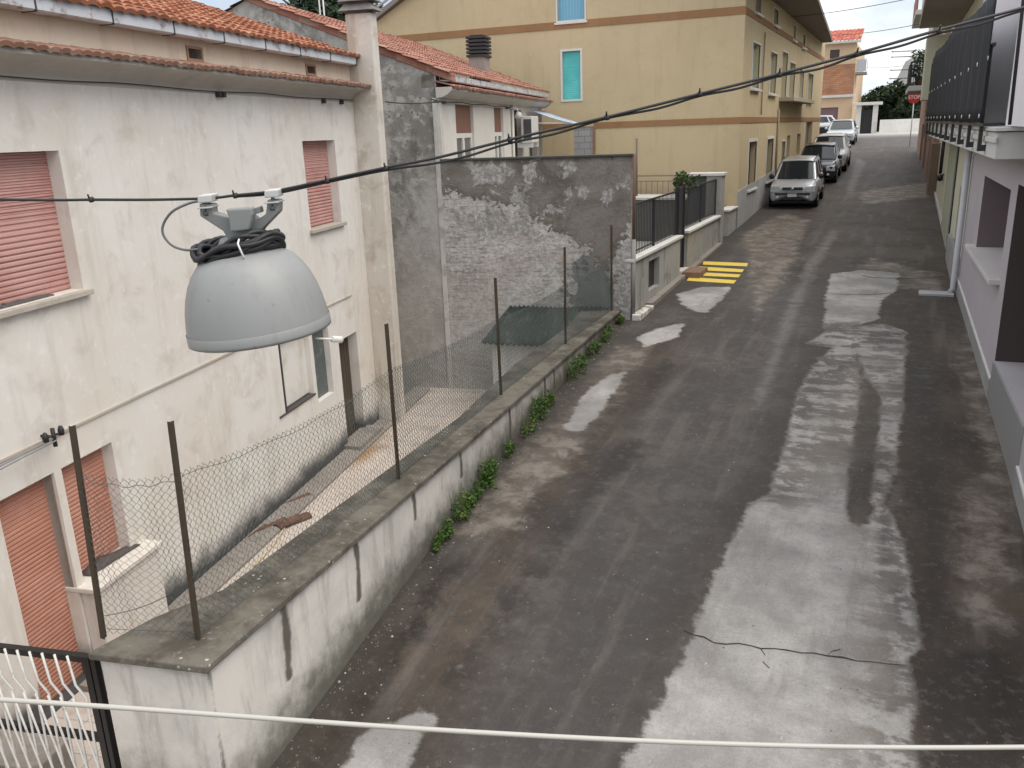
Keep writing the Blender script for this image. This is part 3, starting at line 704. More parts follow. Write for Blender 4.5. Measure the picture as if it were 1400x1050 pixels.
# chimney breast and stack at the end of the house
cb = MB(H1); cb.box(1.15, 1.42, CY-.2, 2.02, -.02, .46)
ch = cb.build('chimney', plaster('chimney_plaster', (.64,.61,.56), (.56,.515,.45), (.40,.345,.275), (.76,.745,.72), .75, .8, .35), h1, bevel=.03)
M_CONCD = plaster('dark_concrete', (.21,.205,.2), (.26,.25,.24), (.1,.095,.09), (.32,.31,.3), .5, .3)
m = MB(H1)
for k in range(4):
    v = 2.06+k*.145
    m.hexa([H1.P(1.07,v,.54),H1.P(1.50,v,.54),H1.P(1.50,v,-.10),H1.P(1.07,v,-.10),H1.P(1.14,v+.10,.46),H1.P(1.43,v+.10,.46),H1.P(1.43,v+.10,-.02),H1.P(1.14,v+.10,-.02)])
m.box(1.2,1.37,2.0,2.62,.05,.4)
m.build('chimney_cap', M_CONCD, ch)
# cables and fittings on the front
m = MB(H1); cbp = [H1.P(U0+ (1.1-U0)*k/40, .63-.006*math.sin(k*.8)-.012*abs(math.sin(k*math.pi/10)), .035) for k in range(41)]
m.tube(cbp, .0065, 6)
for u_ in (-3.2,-3.1,-.1,.6): m.box(u_-.03,u_+.03,.55,.62,0,.06)
m.build('facade_cable', M_CAB, h1)
wl = MB(H1); a = H1.P(-1.02,-3.1,.0)
wl.lathe(H1.P(-1.0,-3.12,.20), H1.U*.9+H1.W*.35-Vector((0,0,.25)), [(.0,0),(.05,0),(.055,.01),(.055,.16),(.062,.2),(.05,.2),(.0,.19)], 20)
wl.tube([H1.P(-1.0,-3.12,-.12), H1.P(-1.0,-3.12,.2)], .018, 8)
o = wl.build('spotlight', simple('white_metal', (.72,.72,.7), .4)); tag(o, 'white cylindrical spotlight sticking out of the pale wall beside the dark plank door', 'spotlight')
# old pole bracket with cables, low on the left
m = MB(H1); m.tube([H1.P(-7.02,-2.60,0), H1.P(-7.02,-2.60,.14)], .012, 8); m.tube([H1.P(-7.02,-2.52,.14), H1.P(-7.02,-2.70,.14)], .02, 8); m.tube([H1.P(-7.13,-2.58,.14), H1.P(-6.90,-2.60,.14)], .012, 8)
for s in (-1,1): m.lathe(H1.P(-7.02+s*.1,-2.60,.14),(0,0,1),[(.0,-.02),(.025,-.02),(.03,.03),(.015,.07),(0,.075)],12)
o = m.build('cable_bracket', M_BLK); tag(o, 'black iron cable bracket with two insulators on the pale wall above the terracotta shutters', 'bracket')
m = MB(H1)
for k in range(2): m.tube([H1.P(-7.02-.4*j, -2.62-.02*k-.012*j*j*.4, .14+.02*k) for j in range(12)], .009, 6)
o = m.build('wall_cable', simple('grey_cable', (.24,.24,.24), .6)); tag(o, 'pair of grey cables running along the pale wall from the iron bracket to the left', 'cable')
# ------------------------------------------------------------------ second house: its gable, front, roof
PWo = onroad(862,437); _a = rad(-76.77-25.26)
PW = Fr((PWo.x,PWo.y), (-math.sin(_a), -math.cos(_a)))      # u to the right, negative towards the houses; W toward the camera
C2 = PW.P(*PW.uv(596,115)); H2 = Fr((C2.x,C2.y), (math.sin(A1), math.cos(A1)))
t = NT('weathered_gable'); p = t.pos(); a = t.noise(p, .9, 7, .68, .5); b = t.noise(p, 5, 7, .7); cz = t.noise(t.map(p,(1,1,.5)), 2.2, 6, .65)
v_ = t.vor(p, 7)
c = t.mix(t.ramp(a, .36, .64), (.22,.212,.20), (.44,.43,.405)); c = t.mix(t.math('MULTIPLY', t.ramp(b, .5, .6), .75), c, (.47,.45,.42)); c = t.mix(t.math('MULTIPLY', t.ramp(cz, .52, .66), .7), c, (.12,.117,.11))
c = t.mix(t.math('MULTIPLY', t.ramp(v_, .16, .1), t.ramp(b, .45, .6)), c, (.05,.048,.045)); c = t.mix(t.math('MULTIPLY', t.ramp(t.sep(p,2), -1.0, -3.2), .65), c, t.mix(b, (.36,.34,.31), (.52,.49,.45)))
t.bump(t.math('ADD', a, b), .7, .03); M_GAB = t.done(c, .95, 0, .15)
h2 = thing('rendered_house', 'farther white fronted house with a stained grey gable, brown blinds and a tiled roof', 'house', H2.P(5, CY, -3))
gu = PW.loc(C2)[0]
def verge(u): return 1.16+min(gu-u, 7.8-(gu-u))*.407-.03     # underside of the verge tiles along the gable
m = MB(PW); uu = [gu-7.8*k/10 for k in range(11)]
m.face([PW.P(gu,CY-.4,0), PW.P(gu,verge(gu),0)]+[PW.P(u, verge(u), 0) for u in uu[1:]]+[PW.P(uu[-1],CY-.4,0)][:1])
m.f[-1] = tuple(reversed(m.f[-1]))
m.build('gable_wall', M_GAB, h2)
m = MB(PW); m.box(gu-.09, gu+.0, CY, .70, .002, .03); m.build('corner_strip', plaster('light_seam', (.56,.545,.51), (.5,.48,.44), (.27,.26,.245), (.62,.6,.57), .9, .8, .4), h2)
E2 = 10.9
M_W2 = plaster('white_front', (.68,.655,.61), (.62,.59,.54), (.5,.46,.41), (.75,.74,.71), .3, .3)
ops2 = [(1.26,2.70,-.95,.62,.1), (4.70,5.70,-.95,.62,.1), (7.0,8.0,-1.2,.60,.18), (9.0,10.2,-2.2,.1,.2)]
m = MB(H2); facade(m, 0, E2, CY-.4, .75, ops2); m.face([H2.P(E2,CY-.4,0),H2.P(E2,CY-.4,-7),H2.P(E2,.75,-7),H2.P(E2,.75,0)]); m.box(.02,E2-.02,.7,1.1,-6,-.3)
m.build('wall', M_W2, h2)
M_QUO = plaster('light_quoin', (.6,.58,.54), (.55,.52,.47), (.36,.34,.3), (.68,.66,.62), .5, .5)
for a_, b_ in ((0,.16),(E2-.25,E2)): m = MB(H2); m.box(a_,b_,CY,.75,.0,.05); m.build('corner_strip', M_QUO, h2)
M_BRN = simple('brown_blind', (.215,.105,.075), .7, 0, .08)
M_GLS = simple('dim_glass', (.09,.10,.10), .12, 0, .1, 3, spec=.8)
M_FRW = simple('white_frame', (.70,.69,.66), .5)
for (a, b) in ((1.26,2.70), (4.70,5.70)):
    m = MB(H2); m.box(a, b, .02, .62, -.10, -.07); bl = m.build('blind', M_BRN, h2)
    m = MB(H2)
    for x0, x1, y0, y1 in ((a,b,-.08,.02),(a,a+.09,-.95,-.08),(b-.09,b,-.95,-.08),((a+b)/2-.07,(a+b)/2+.07,-.95,-.08),(a+.09,(a+b)/2-.07,-.95,-.87),((a+b)/2+.07,b-.09,-.95,-.87)): m.box(x0,x1,y0,y1,-.10,-.05)
    wf = m.build('window_frame', M_FRW, h2)
    m = MB(H2); m.box(a+.05, b-.05, -.9, -.05, -.10, -.085); m.build('pane', M_GLS, wf)
m = MB(H2); m.box(7.0,8.0,-1.2,.60,-.18,-.15); m.build('blind', simple('dark_opening', (.06,.055,.05), .8), h2); m = MB(H2); m.box(9.0,10.2,-2.2,.1,-.2,-.16); m.build('door', simple('grey_door', (.16,.14,.13), .6), h2)
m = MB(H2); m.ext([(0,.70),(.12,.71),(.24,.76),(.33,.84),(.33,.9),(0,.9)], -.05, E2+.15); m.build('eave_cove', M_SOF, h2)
tiled_slope('eave_tiles', H2, -.02, E2+.15, .38, .875, .0, 1.0, M_TILP, h2, pitch=.17, row=.3, amp=.03, jag=1)
m = MB(H2); m.box(-.0, E2, .9, 1.16, -.3, -.03); m.build('parapet', M_BEI, h2)
tiled_slope('roof', H2, -.10, E2+.05, .30, 1.15, -3.75, 2.77, M_TILP, h2, pitch=.19, row=.34, amp=.03, jag=.4)
tiled_slope('roof_back', H2, -.10, E2+.05, -7.8, 1.15, -3.75, 2.77, M_TILP, h2, pitch=.3, row=.5, amp=.03)
m = MB(H2)
for k in range(9):
    a = .05+(E2-.05)*k/9; m.ext([(.06,1.14),(.06,1.02),(.26,1.0),(.28,1.02),(.28,1.13),(.268,1.13),(.268,1.025),(.07,1.04),(.072,1.14)], a, a+E2/9-.04)
m.build('gutter', M_GUT, h2)
m = MB(PW)   # verge tiles up the gable
for k in range(12):
    u = gu+.35-.36*k; z0 = 1.10+(gu-u)*.407
    m.hexa([PW.P(u-.42,z0+.17+.02,.03),PW.P(u,z0+.03,.03),PW.P(u,z0+.03,-.22),PW.P(u-.42,z0+.19,-.22),PW.P(u-.42,z0+.33,.02),PW.P(u,z0+.18,.02),PW.P(u,z0+.18,-.2),PW.P(u-.42,z0+.33,-.2)])
m.build('verge_tiles', M_TILP, h2, bevel=.02)
m = MB(H2); pp = H2.P(6.58,0,.06); m.tube([H2.P(6.6,.86,.05),H2.P(6.6,-3,.05)], .04, 10); m.build('downpipe', simple('white_pipe', (.6,.58,.54), .5), h2)
m = MB(H2); m.tube([H2.P(-.6+7.2*k/20, .66-.03*abs(math.sin(k*.55)), .07) for k in range(21)], .012, 6)
for u_ in (-.25,.25,6.0): m.tube([H2.P(u_,.62,0),H2.P(u_,.62,.12)],.02,6)
m.build('facade_cable', M_CAB, h2)
m = MB(H2); m.lathe(H2.P(6.0,.40,.35),(0,0,1),[(0,.12),(.06,.1),(.11,.0),(.1,-.05),(0,-.06)],14); m.tube([H2.P(6.0,.62,.02),H2.P(6.0,.6,.3),H2.P(6.0,.5,.35)],.018,6)
o = m.build('wall_lamp', simple('pale_grey_lamp', (.45,.44,.42), .5)); tag(o, 'small grey wall lamp on the white front between the brown blind and the downpipe', 'wall lamp')
# air conditioner and striped awning
ac = thing('air_conditioner', 'white air conditioning unit mounted on the white house front under the eaves', 'air conditioner', H2.P(7.7,-.35,.3))
m = MB(H2); m.box(7.3,8.2,-.30,.42,.12,.45); m.build('casing', simple('white_casing', (.62,.62,.6), .5), ac, bevel=.02)
m = MB(H2); m.box(7.294,7.30,-.2,.34,.2,.42)
for k in range(8): m.box(7.284,7.296,-.19+k*.065,-.165+k*.065,.2,.42)
m.build('grille', simple('dark_grille', (.08,.08,.08), .6), ac)
for a_ in (7.35,8.1): m = MB(H2); m.box(a_,a_+.04,-.42,-.30,0,.45); m.build('bracket', M_FRW, ac)
aw = thing('awning', 'small blue and white striped awning at the far end of the white house', 'awning', H2.P(9.6,.3,.4))
t = NT('awning_stripes'); s_ = t.math('FRACT', t.math('DIVIDE', t.sep(t.uv(),0), .24)); M_AWN = t.done(t.mix(t.math('LESS_THAN', s_, .45), (.66,.68,.7), (.12,.27,.5)), .8)
m = MB(H2); m.grid([[H2.P(8.7+2.3*k/6, .62-.42*j/4-.03*math.sin(math.pi*j/4), .1+1.25*j/4) for j in range(5)] for k in range(7)], True); m.build('canopy', M_AWN, aw, solid=.01)
m = MB(H2); m.tube([H2.P(8.7,.20,1.36),H2.P(11.0,.20,1.36)],.025,8); m.build('front_bar', M_FRW, aw)
for u_ in (8.75,10.95): m = MB(H2); m.tube([H2.P(u_,.25,.02),H2.P(u_,.2,1.34)],.018,6); m.build('arm', M_FRW, aw)
# dark chimney behind the second roof
c3 = thing('chimney', 'slim grey chimney with a ribbed black cap rising behind the roof of the white house', 'chimney', H2.P(5.7,1.3,-1.1))
cu, cv = H2.uv(657,95,-1.0); 
m = MB(H2); m.box(cu-.30,cu+.30,1.3,2.02,-1.25,-.8); m.build('stack', plaster('grey_stack', (.27,.25,.23), (.32,.28,.25), (.14,.13,.12), (.4,.38,.35), .5, .4), c3)
m = MB(H2)
for k in range(6): m.box(cu-.34,cu+.34,2.02+k*.095,2.08+k*.095,-1.30,-.75); m.box(cu-.25,cu+.25,2.08+k*.095,2.115+k*.095,-1.2,-.85)
m.build('cap', simple('black_cap', (.03,.032,.036), .7), c3)
# ------------------------------------------------------------------ peeling wall closing the courtyard
t = NT('peeling_wall'); p = t.pos(); uv = t.uv(); a = t.noise(p, 1.1, 7, .66, .6); b = t.noise(p, 3.6, 8, .7, .5); c_ = t.noise(p, 14, 6, .65)
br = t.n('ShaderNodeTexBrick'); t.put(br.inputs['Vector'], t.map(uv, (1,1,1))); br.inputs['Scale'].default_value = 1; br.inputs['Brick Width'].default_value = .42; br.inputs['Row Height'].default_value = .20; br.inputs['Mortar Size'].default_value = .012
br.inputs['Color1'].default_value = (.27,.235,.21,1); br.inputs['Color2'].default_value = (.37,.315,.285,1); br.inputs['Mortar'].default_value = (.43,.415,.39,1)
lowc = t.mix(t.ramp(c_, .4, .62), (.42,.405,.385), (.58,.56,.53)); lowc = t.mix(t.math('MULTIPLY', t.ramp(a, .42, .6), .6), lowc, br.outputs[0])
lowc = t.mix(t.math('MULTIPLY', t.ramp(t.noise(t.map(p, (1.2,1.2,3)), 3, 6, .7), .55, .68), .6), lowc, (.19,.18,.17))
upc = t.mix(t.ramp(a, .36, .62), (.135,.122,.108), (.225,.205,.185)); upc = t.mix(t.math('MULTIPLY', t.ramp(c_, .55, .7), .4), upc, (.3,.285,.26))
pale = t.mix(t.ramp(c_, .4, .65), (.27,.262,.25), (.46,.45,.43))
lowc = t.mix(t.math('MULTIPLY', t.ramp(t.noise(t.map(p, (1,1,4.5)), 4.5, 7, .75), .5, .62), .55), lowc, (.15,.142,.135)); lowc = t.mix(t.math('MULTIPLY', t.ramp(t.sep(p,2), -2.6, -3.8), .35), lowc, (.42,.41,.385))
wbl = t.math('MULTIPLY', t.math('SUBTRACT', b, .5), 1.0)
m_up = t.ramp(t.math('MULTIPLY_ADD', wbl, 1.9, t.attr('render')), -.03, .05); m_pl = t.ramp(t.math('MULTIPLY_ADD', wbl, 1.1, t.attr('pale')), -.02, .03); m_gn = t.ramp(t.math('MULTIPLY_ADD', wbl, .9, t.attr('grey')), -.03, .05)
c = t.mix(m_up, lowc, upc); c = t.mix(m_pl, c, pale); c = t.mix(m_gn, c, t.mix(a, (.15,.165,.16), (.22,.23,.22)))
tp = t.math('SUBTRACT', 1, t.ramp(t.math('MULTIPLY_ADD', wbl, .25, t.attr('top')), .0, .12)); c = t.mix(t.math('MULTIPLY', tp, .7), c, (.07,.066,.06))
t.bump(t.math('ADD', t.math('MULTIPLY', m_up, .5), t.math('ADD', b, t.math('MULTIPLY', c_, .5))), .9, .035)
M_PEEL = t.done(c, .95, 0, .15)
pw = thing('peeling_wall', 'tall weathered wall with flaking plaster and exposed masonry closing the far end of the courtyard', 'wall', PW.P(-1.9, CY, 0))
m = MB(PW); nu, nv = 100, 110; zt = -.50
m.grid([[PW.P(gu+(0-gu)*i/nu, CY-.3+(zt-CY+.3)*j/nv, 0.0 if True else 0) for i in range(nu+1)] for j in range(nv+1)], False)
for q in range(1):
    m.face([PW.P(0,CY-.3,0),PW.P(0,CY-.3,-.3),PW.P(0,zt,-.3),PW.P(0,zt,0)]); m.face([PW.P(gu,zt,0),PW.P(0,zt,0),PW.P(0,zt,-.3),PW.P(gu,zt,-.3)]); m.face([PW.P(0,CY-.3,-.3),PW.P(gu,CY-.3,-.3),PW.P(gu,zt,-.3),PW.P(0,zt,-.3)])
# keep the sheet in front of the gable only below the wall head; shift it 4 mm proud of the gable
for i, q in enumerate(m.v): m.v[i] = q+PW.W*.004
pf = m.build('wall_face', M_PEEL, pw)
loc3 = [PW.loc(v.co+pw.location) for v in pf.data.vertices]
PUx = np.array([q[0] for q in loc3]); PVx = np.array([q[1] for q in loc3])
pp_ = lambda pts: [PW.uv(*q) for q in pts]
def polymask(pols):
    mm = np.full(PUx.shape, -9.0)
    for pl in pols: mm = np.maximum(mm, sdf(pp_(pl), PUx, PVx))
    return np.maximum(mm, -2)
setattr_f(pf, 'render', polymask([[(598,200),(870,200),(870,300),(845,330),(835,350),(800,335),(770,325),(740,310),(720,290),(690,285),(640,262),(598,262)], [(800,345),(840,340),(842,440),(800,440),(780,400)]]))
setattr_f(pf, 'pale', polymask([[(640,225),(690,222),(700,250),(680,262),(650,250)], [(715,222),(732,218),(735,245),(722,250)], [(766,225),(790,218),(788,235),(770,245)], [(700,255),(720,260),(715,285),(700,280)], [(620,290),(720,292),(735,320),(660,325)], [(735,285),(760,280),(768,292),(740,296)],[(775,262),(795,258),(798,270),(778,272)],[(838,250),(860,245),(858,256),(842,258)],[(820,268),(842,265),(840,276),(824,280)], [(845,350),(862,330),(866,440),(840,440)]]))
setattr_f(pf, 'grey', polymask([[(790,345),(812,345),(815,365),(835,372),(836,430),(780,430),(785,395),(770,380)], [(525,200),(560,220),(570,300),(545,330),(528,300)]]))
setattr_f(pf, 'top', zt-PVx)
m = MB(PW); m.tube([PW.P(.05,zt+.02,-.02),PW.P(.05,-2.1,-.02)],.035,10); m.build('downpipe', simple('rusty_pipe', (.14,.085,.06), .8, 0, .25, 12), pw, label='rust brown upper pipe')
m = MB(PW); m.tube([PW.P(.05,-2.1,-.02),PW.P(.05,rz(16.2)-.02,-.02)],.045,10); m.build('downpipe', simple('grey_pipe', (.25,.245,.225), .7, 0, .2, 12), pw, label='grey lower pipe')
m = MB(PW); m.box(gu,.02,zt,zt+.03,-.34,.03); m.build('wall_cap', simple('dark_capping', (.07,.068,.062), .9, 0, .3, 6), pw)
# ------------------------------------------------------------------ shed roof against it
sh = thing('garden_shed', 'little white shed with a dark corrugated lean-to roof tucked against the peeling wall', 'shed', PW.P(-1.6,CY,.8))
ru0, ru1 = PW.u(697,417), PW.u(812,418)+.3; rvb = PW.v(740,418)
ef = 1.55; au, av = PW.uv(657,470,ef); bu, bv = PW.uv(735,477,ef)
m = MB(PW); rows = []; nc = 22
for j in range(5):
    rw = []
    for i in range(nc*4+1):
        s = i/(nc*4); u_a, u_b = ru0+(au-ru0)*j/4, ru1+(ru1+.2-ru1)*j/4
        u = u_a+(u_b-u_a)*s; v = rvb-.02+(av-rvb+.02)*j/4+.022*math.sin(2*math.pi*i/4)+.01*math.sin(j*2+s*9)
        rw.append(PW.P(u, v, .02+(ef-.02)*j/4))
    rows.append(rw)
m.grid(rows, True); m.build('roof', simple('dark_corrugated', (.038,.050,.046), .9, 0, .35, 5, .2, spec=.15, dirt=(.09,.10,.09), dscale=5), sh, solid=.012)
m = MB(PW); m.box(au+.18, ru1+.1, CY, av-.03, ef-.32, ef-.17); m.box(au+.18, au+.33, CY, av-.03, .03, ef-.33); m.build('wall', plaster('shed_white', (.62,.62,.6), (.56,.55,.52), (.4,.4,.38), (.7,.7,.68), .3, .4), sh)
# rubble: broken roof tiles lying in the courtyard
M_BRK = tile_mat('old_brick', (.11,.06,.045), (.16,.09,.065), (.18,.13,.1))
def broken_tile(px, py, L_, W_, rot, lab, dz=0):
    q = onz(px, py, CY+dz); m = MB(Fr((q.x,q.y),(math.cos(rot),math.sin(rot)))); rows = []
    for i in range(6):
        rows.append([m.fr.P(-L_/2+L_*i/5+random.uniform(-.012,.012), CY+dz+.012+.05*math.sin(math.pi*j/6), -W_/2+W_*j/6) for j in range(7)])
    m.grid(rows, True); o = m.build('roof_tile', M_BRK, solid=.018); return tag(o, lab, 'roof tile', 'broken roof tiles in the courtyard')
broken_tile(403,713,.46,.2,rad(70),'broken terracotta roof tile lying flat on the courtyard tiles, nearest to the fence')
broken_tile(393,716,.40,.18,rad(78),'broken roof tile lying right beside the flat one nearest to the fence',.02)
broken_tile(372,722,.5,.2,rad(80),'dark broken roof tile in the gutter, second of the row along the house')
broken_tile(352,731,.42,.19,rad(95),'dark broken roof tile in the gutter, closest to the gate')
broken_tile(398,690,.7,.2,rad(77),'long dark roof tile lying in the gutter, farthest from the gate')
m = MB(); q0, q1 = onz(345,775,CY+.02), onz(540,545,CY+.02)
m.tube([q0.lerp(q1, k/24)+Vector((.03*math.sin(k*.9),.02*math.cos(k*.7),.0)) for k in range(25)], .013, 6)
o = m.build('garden_hose', simple('pale_yellow_hose', (.55,.48,.30), .6)); tag(o, 'thin pale yellow hose stretched along the courtyard tiles', 'hose')
# ------------------------------------------------------------------ gate by the wall end
gt = thing('garden_gate', 'black framed gate with white zigzag bars at the near end of the low wall', 'gate', EF.P(-.1, CY, 0))
M_BP = simple('black_paint', (.012,.012,.013), .35, .2); M_WP = simple('white_bar_paint', (.66,.65,.62), .45, 0, .08, 12, dirt=(.42,.38,.32), dscale=9)
gz = EF.v(130,897,0); gl = -1.75
g0 = -.05; gm = EF.v(150,1010); gb = gm-(gz-gm)*1.1
m = MB(EF); s_ = .028
for (a, b, c, d) in ((gl,g0,gz-.05,gz),(g0-.055,g0,gb,gz-.05),(gl,gl+.055,gb,gz-.05),(gl+.055,g0-.055,gm-.02,gm+.025),(gl+.055,g0-.055,gb,gb+.05)): m.box(a,b,c,d,-.03,.03)
m.build('frame', M_BP, gt, bevel=.004)
m = MB(EF); m.box(g0+.01,g0+.05,gb-.1,gz+.03,-.03,.03); m.build('gate_post', M_BP, gt, bevel=.004)
nb = 15
for k in range(nb):
    u = g0-.14-.108*k; h = gz-gm; pts = [EF.P(u-.03,gz+.0,.035),EF.P(u-.01,gz-h*.34,.035),EF.P(u+.06,gz-h*.48,.035),EF.P(u+.05,gm,.035),EF.P(u+.04,gb+.02,.035)]
    m = MB(EF); m.tube(pts,.0095,6); 
    pts = [EF.P(u-.05,gz-h*.5,.045),EF.P(u+.0,gm+.05,.045),EF.P(u+.07,gm-h*.5,.045),EF.P(u+.075,gb+.02,.045)]; m.tube(pts,.0085,6)
    m.build('bar', M_WP, gt)
m = MB(); q = onz(60,1010,CY+.32); f_ = Fr((q.x,q.y),(EF.U.x,EF.U.y))
m = MB(f_); m.box(-1.6,.22,CY,CY+.32,-.05,.35); m.box(-1.6,.0,CY,CY+.16,.35,.7)
o = m.build('concrete_step', M_CONC, bevel=.015); tag(o, 'grey concrete steps on the courtyard floor behind the zigzag gate', 'step')
M_POT_SHADE = simple('pot_shade_grey', (.22,.2,.18), .9, 0, .2, 8)
m = MB(); q = onz(46,925,CY); m.lathe((q.x-.1,q.y,CY),(0,0,1),[(0,0),(.15,0),(.17,.03),(.19,.26),(.2,.28),(.18,.28),(.165,.2),(0,.18)],20)  # pot form added where the foot of the house wall is only shaded
o = m.build('shade_pot', M_POT_SHADE); tag(o, 'grey pot shape added for the shading at the foot of the house wall behind the gate', 'pot')
q = onz(196,838,CY); m = MB(Fr((q.x,q.y),(EF.U.x,EF.U.y))); m.prism([(q.x+.2*math.cos(a)*EF.U.x*1.0, q.y+.2*math.cos(a)*EF.U.y) for a in (0,)] or [], 0, 1) if False else None
m.v += [m.fr.P(x, CY+z, w) for w in (.05,-.04) for x, z in ((-.17,0),(.17,0),(.18,.28),(.12,.38),(-.02,.42),(-.14,.36),(-.18,.2))]; m.f += [tuple(range(7)), tuple(range(13,6,-1))]+[(i+7,(i+1)%7+7,(i+1)%7,i) for i in range(7)]; m.sm += [False]*9
o = m.build('stone_slab', M_CONC, bevel=.015, fixn=True); q = onz(200,805,CY); tag(o, 'small upright rounded slab of concrete against the kerb by the near fence posts', 'slab')
def leaf_mat(name, c1, c2, c3):
    t = NT(name); oi = t.n('ShaderNodeObjectInfo'); n = t.noise(t.pos(), 2.2, 3); n2 = t.n('ShaderNodeTexWhiteNoise'); 
    g = t.n('ShaderNodeNewGeometry'); r = g.outputs['Random Per Island']
    c = t.mix(r, c1, c2); c = t.mix(t.math('MULTIPLY', t.ramp(n, .5, .7), .6), c, c3)
    t.b.inputs['Subsurface Weight'].default_value = 0
    return t.done(c, .55, 0, .3)
M_LFD = leaf_mat('dark_leaves', (.012,.028,.012), (.03,.055,.02), (.04,.065,.03)); M_LFG = leaf_mat('weed_leaves', (.035,.085,.015), (.09,.16,.03), (.15,.18,.05)); M_LFM = leaf_mat('mid_leaves', (.03,.06,.018), (.055,.095,.03), (.08,.11,.04))
def leaves(mb, lobes, n, size, rnd, fl=.8):
    tot = sum(l[1][0]*l[1][1]*l[1][2] for l in lobes)
    for c, r in lobes:
        for _ in range(max(3, int(n*r[0]*r[1]*r[2]/tot))):
            while True:
                d = Vector((rnd.uniform(-1,1), rnd.uniform(-1,1), rnd.uniform(-1,1)))
                if .15 < d.length < 1: break
            d = d.normalized()*(d.length**.45)
            q = Vector(c)+Vector((d.x*r[0], d.y*r[1], d.z*r[2]))*rnd.uniform(.85,1.08)
            a = Vector((rnd.gauss(0,1), rnd.gauss(0,1), rnd.gauss(0,.6))).normalized(); b = a.cross(Vector((rnd.gauss(0,1), rnd.gauss(0,1), rnd.gauss(0,1)))).normalized()
            s = size*rnd.uniform(.6,1.3)
            mb.face([q-a*s*.5, q-b*s*.28*fl, q+a*s*.55, q+b*s*.28*fl])
# ------------------------------------------------------------------ yellow house
YS = Fr((FX,27.4),(0,1)); YG = Fr((FX,27.4),(-.9989,-.0466),(.0466,-.9989))
M_YEL2 = plaster('ochre_plaster', (.575,.47,.30), (.53,.43,.268), (.43,.345,.22), (.63,.53,.365), .35, .4, .15)
M_BAND = plaster('brick_band', (.335,.19,.095), (.29,.165,.085), (.2,.12,.07), (.37,.24,.14), .5, .2)
M_PLN = plaster('grey_plinth', (.36,.36,.37), (.42,.42,.42), (.22,.21,.2), (.5,.5,.5), .5, .5)
yh = thing('ochre_house', 'big ochre three storey house with brown bands and turquoise windows halfway up the street', 'house', (FX-3, 38, -3.2))
YL = 24.3; yops = [(1.47,2.96,1.12,2.46,.22),(5.22,6.8,1.05,2.42,.22),(8.15,9.7,.95,2.62,.22),(10.42,12.2,1.03,2.36,.22),(13.8,15.4,1.03,2.24,.22),(17.1,19.3,1.0,2.25,.22),
  (1.55,2.65,3.36,4.5,.2),(5.4,6.5,3.36,3.86,.2),(10.9,11.6,3.26,3.78,.2),(14.1,15.05,3.2,3.7,.2),(1.6,3.15,-2.0,-.56,.22),(5.42,6.98,-1.98,-.55,.22),(9.26,10.28,-2.65,-.72,.25),(10.95,12.0,-1.45,-.52,.22),(14.3,15.6,-1.45,-.5,.22),(17.6,20.4,-2.0,.0,.2)]
gops = [(5.10,5.71,.97,2.44,.1),(4.95,5.85,3.36,4.6,.12),(4.70,5.36,-.85,.10,.1)]
GW = 12.75; EV = 3.72; RIDGE = EV+GW/2*.51
m = MB(YS); facade(m, 0, YL, -4.2, 4.25, yops); facade(m, 0, GW, -6, EV, gops, fr=YG)
# gable triangle with the top window cut simply around
P = YG.P; z1 = 4.6
m.v += [P(0,EV,0),P(GW,EV,0),P(GW/2,RIDGE,0)]; 
m2 = MB(YG)
sl_ = .51
def gx(v): return (v-EV)/sl_
def strip(a, b, c, d):   # trapezoid between heights a..b, from left bound c to right bound d callables
    m.face([P(c(a),a,0),P(d(a),a,0),P(d(b),b,0),P(c(b),b,0)])
m.v = m.v[:-3]
lo_, hi_ = EV, 4.6
EVR = 4.25; slr = (RIDGE-EVR)/(GW/2); gr = lambda v: (v-EVR)/slr
strip(lo_, EVR, lambda v: 0, lambda v: 4.95); strip(EVR, hi_, gr, lambda v: 4.95); strip(lo_, hi_, lambda v: 5.85, lambda v: GW-gx(v)); m.face([P(gr(hi_),hi_,0),P(GW-gx(hi_),hi_,0),P(GW/2,RIDGE,0)])
# far end and back
bkp = lambda u, v: YS.P(YL, v, -u)
m.face([bkp(0,-4),bkp(0,EVR),bkp(GW/2,RIDGE),bkp(GW,EV),bkp(GW,-4)])
m.face([P(GW,-6,0),P(GW,EV,0),YS.P(YL,EV,-GW),YS.P(YL,-6,-GW)])
m.build('wall', M_YEL2, yh)
m = MB(YG); 
for v0, v1 in ((.04,.22),(3.12,3.34)):
    gs = [(0,GW)] if v0 > 1 else [(0,4.66),(5.42,GW)]
    for a, b in gs: m.box(a, b, v0, v1, .003, .022)
m.build('string_course', M_BAND, yh, label='brown painted band across the gable')
m = MB(YS)
m.box(-.02, YL, .04, .22, .003, .022); m.box(-.02, YL, 3.12, 3.32, .003, .022)
m.build('string_course', M_BAND, yh, label='brown painted band along the street front')
m = MB(YS); m.hexa([YS.P(-.03,-3.6,.03),YS.P(YL,-3.0,.03),YS.P(YL,-3.0,.003),YS.P(-.03,-3.6,.003),YS.P(-.03,-2.0,.03),YS.P(YL,-1.15,.03),YS.P(YL,-1.15,.003),YS.P(-.03,-2.0,.003)]); m.build('plinth', M_PLN, yh)
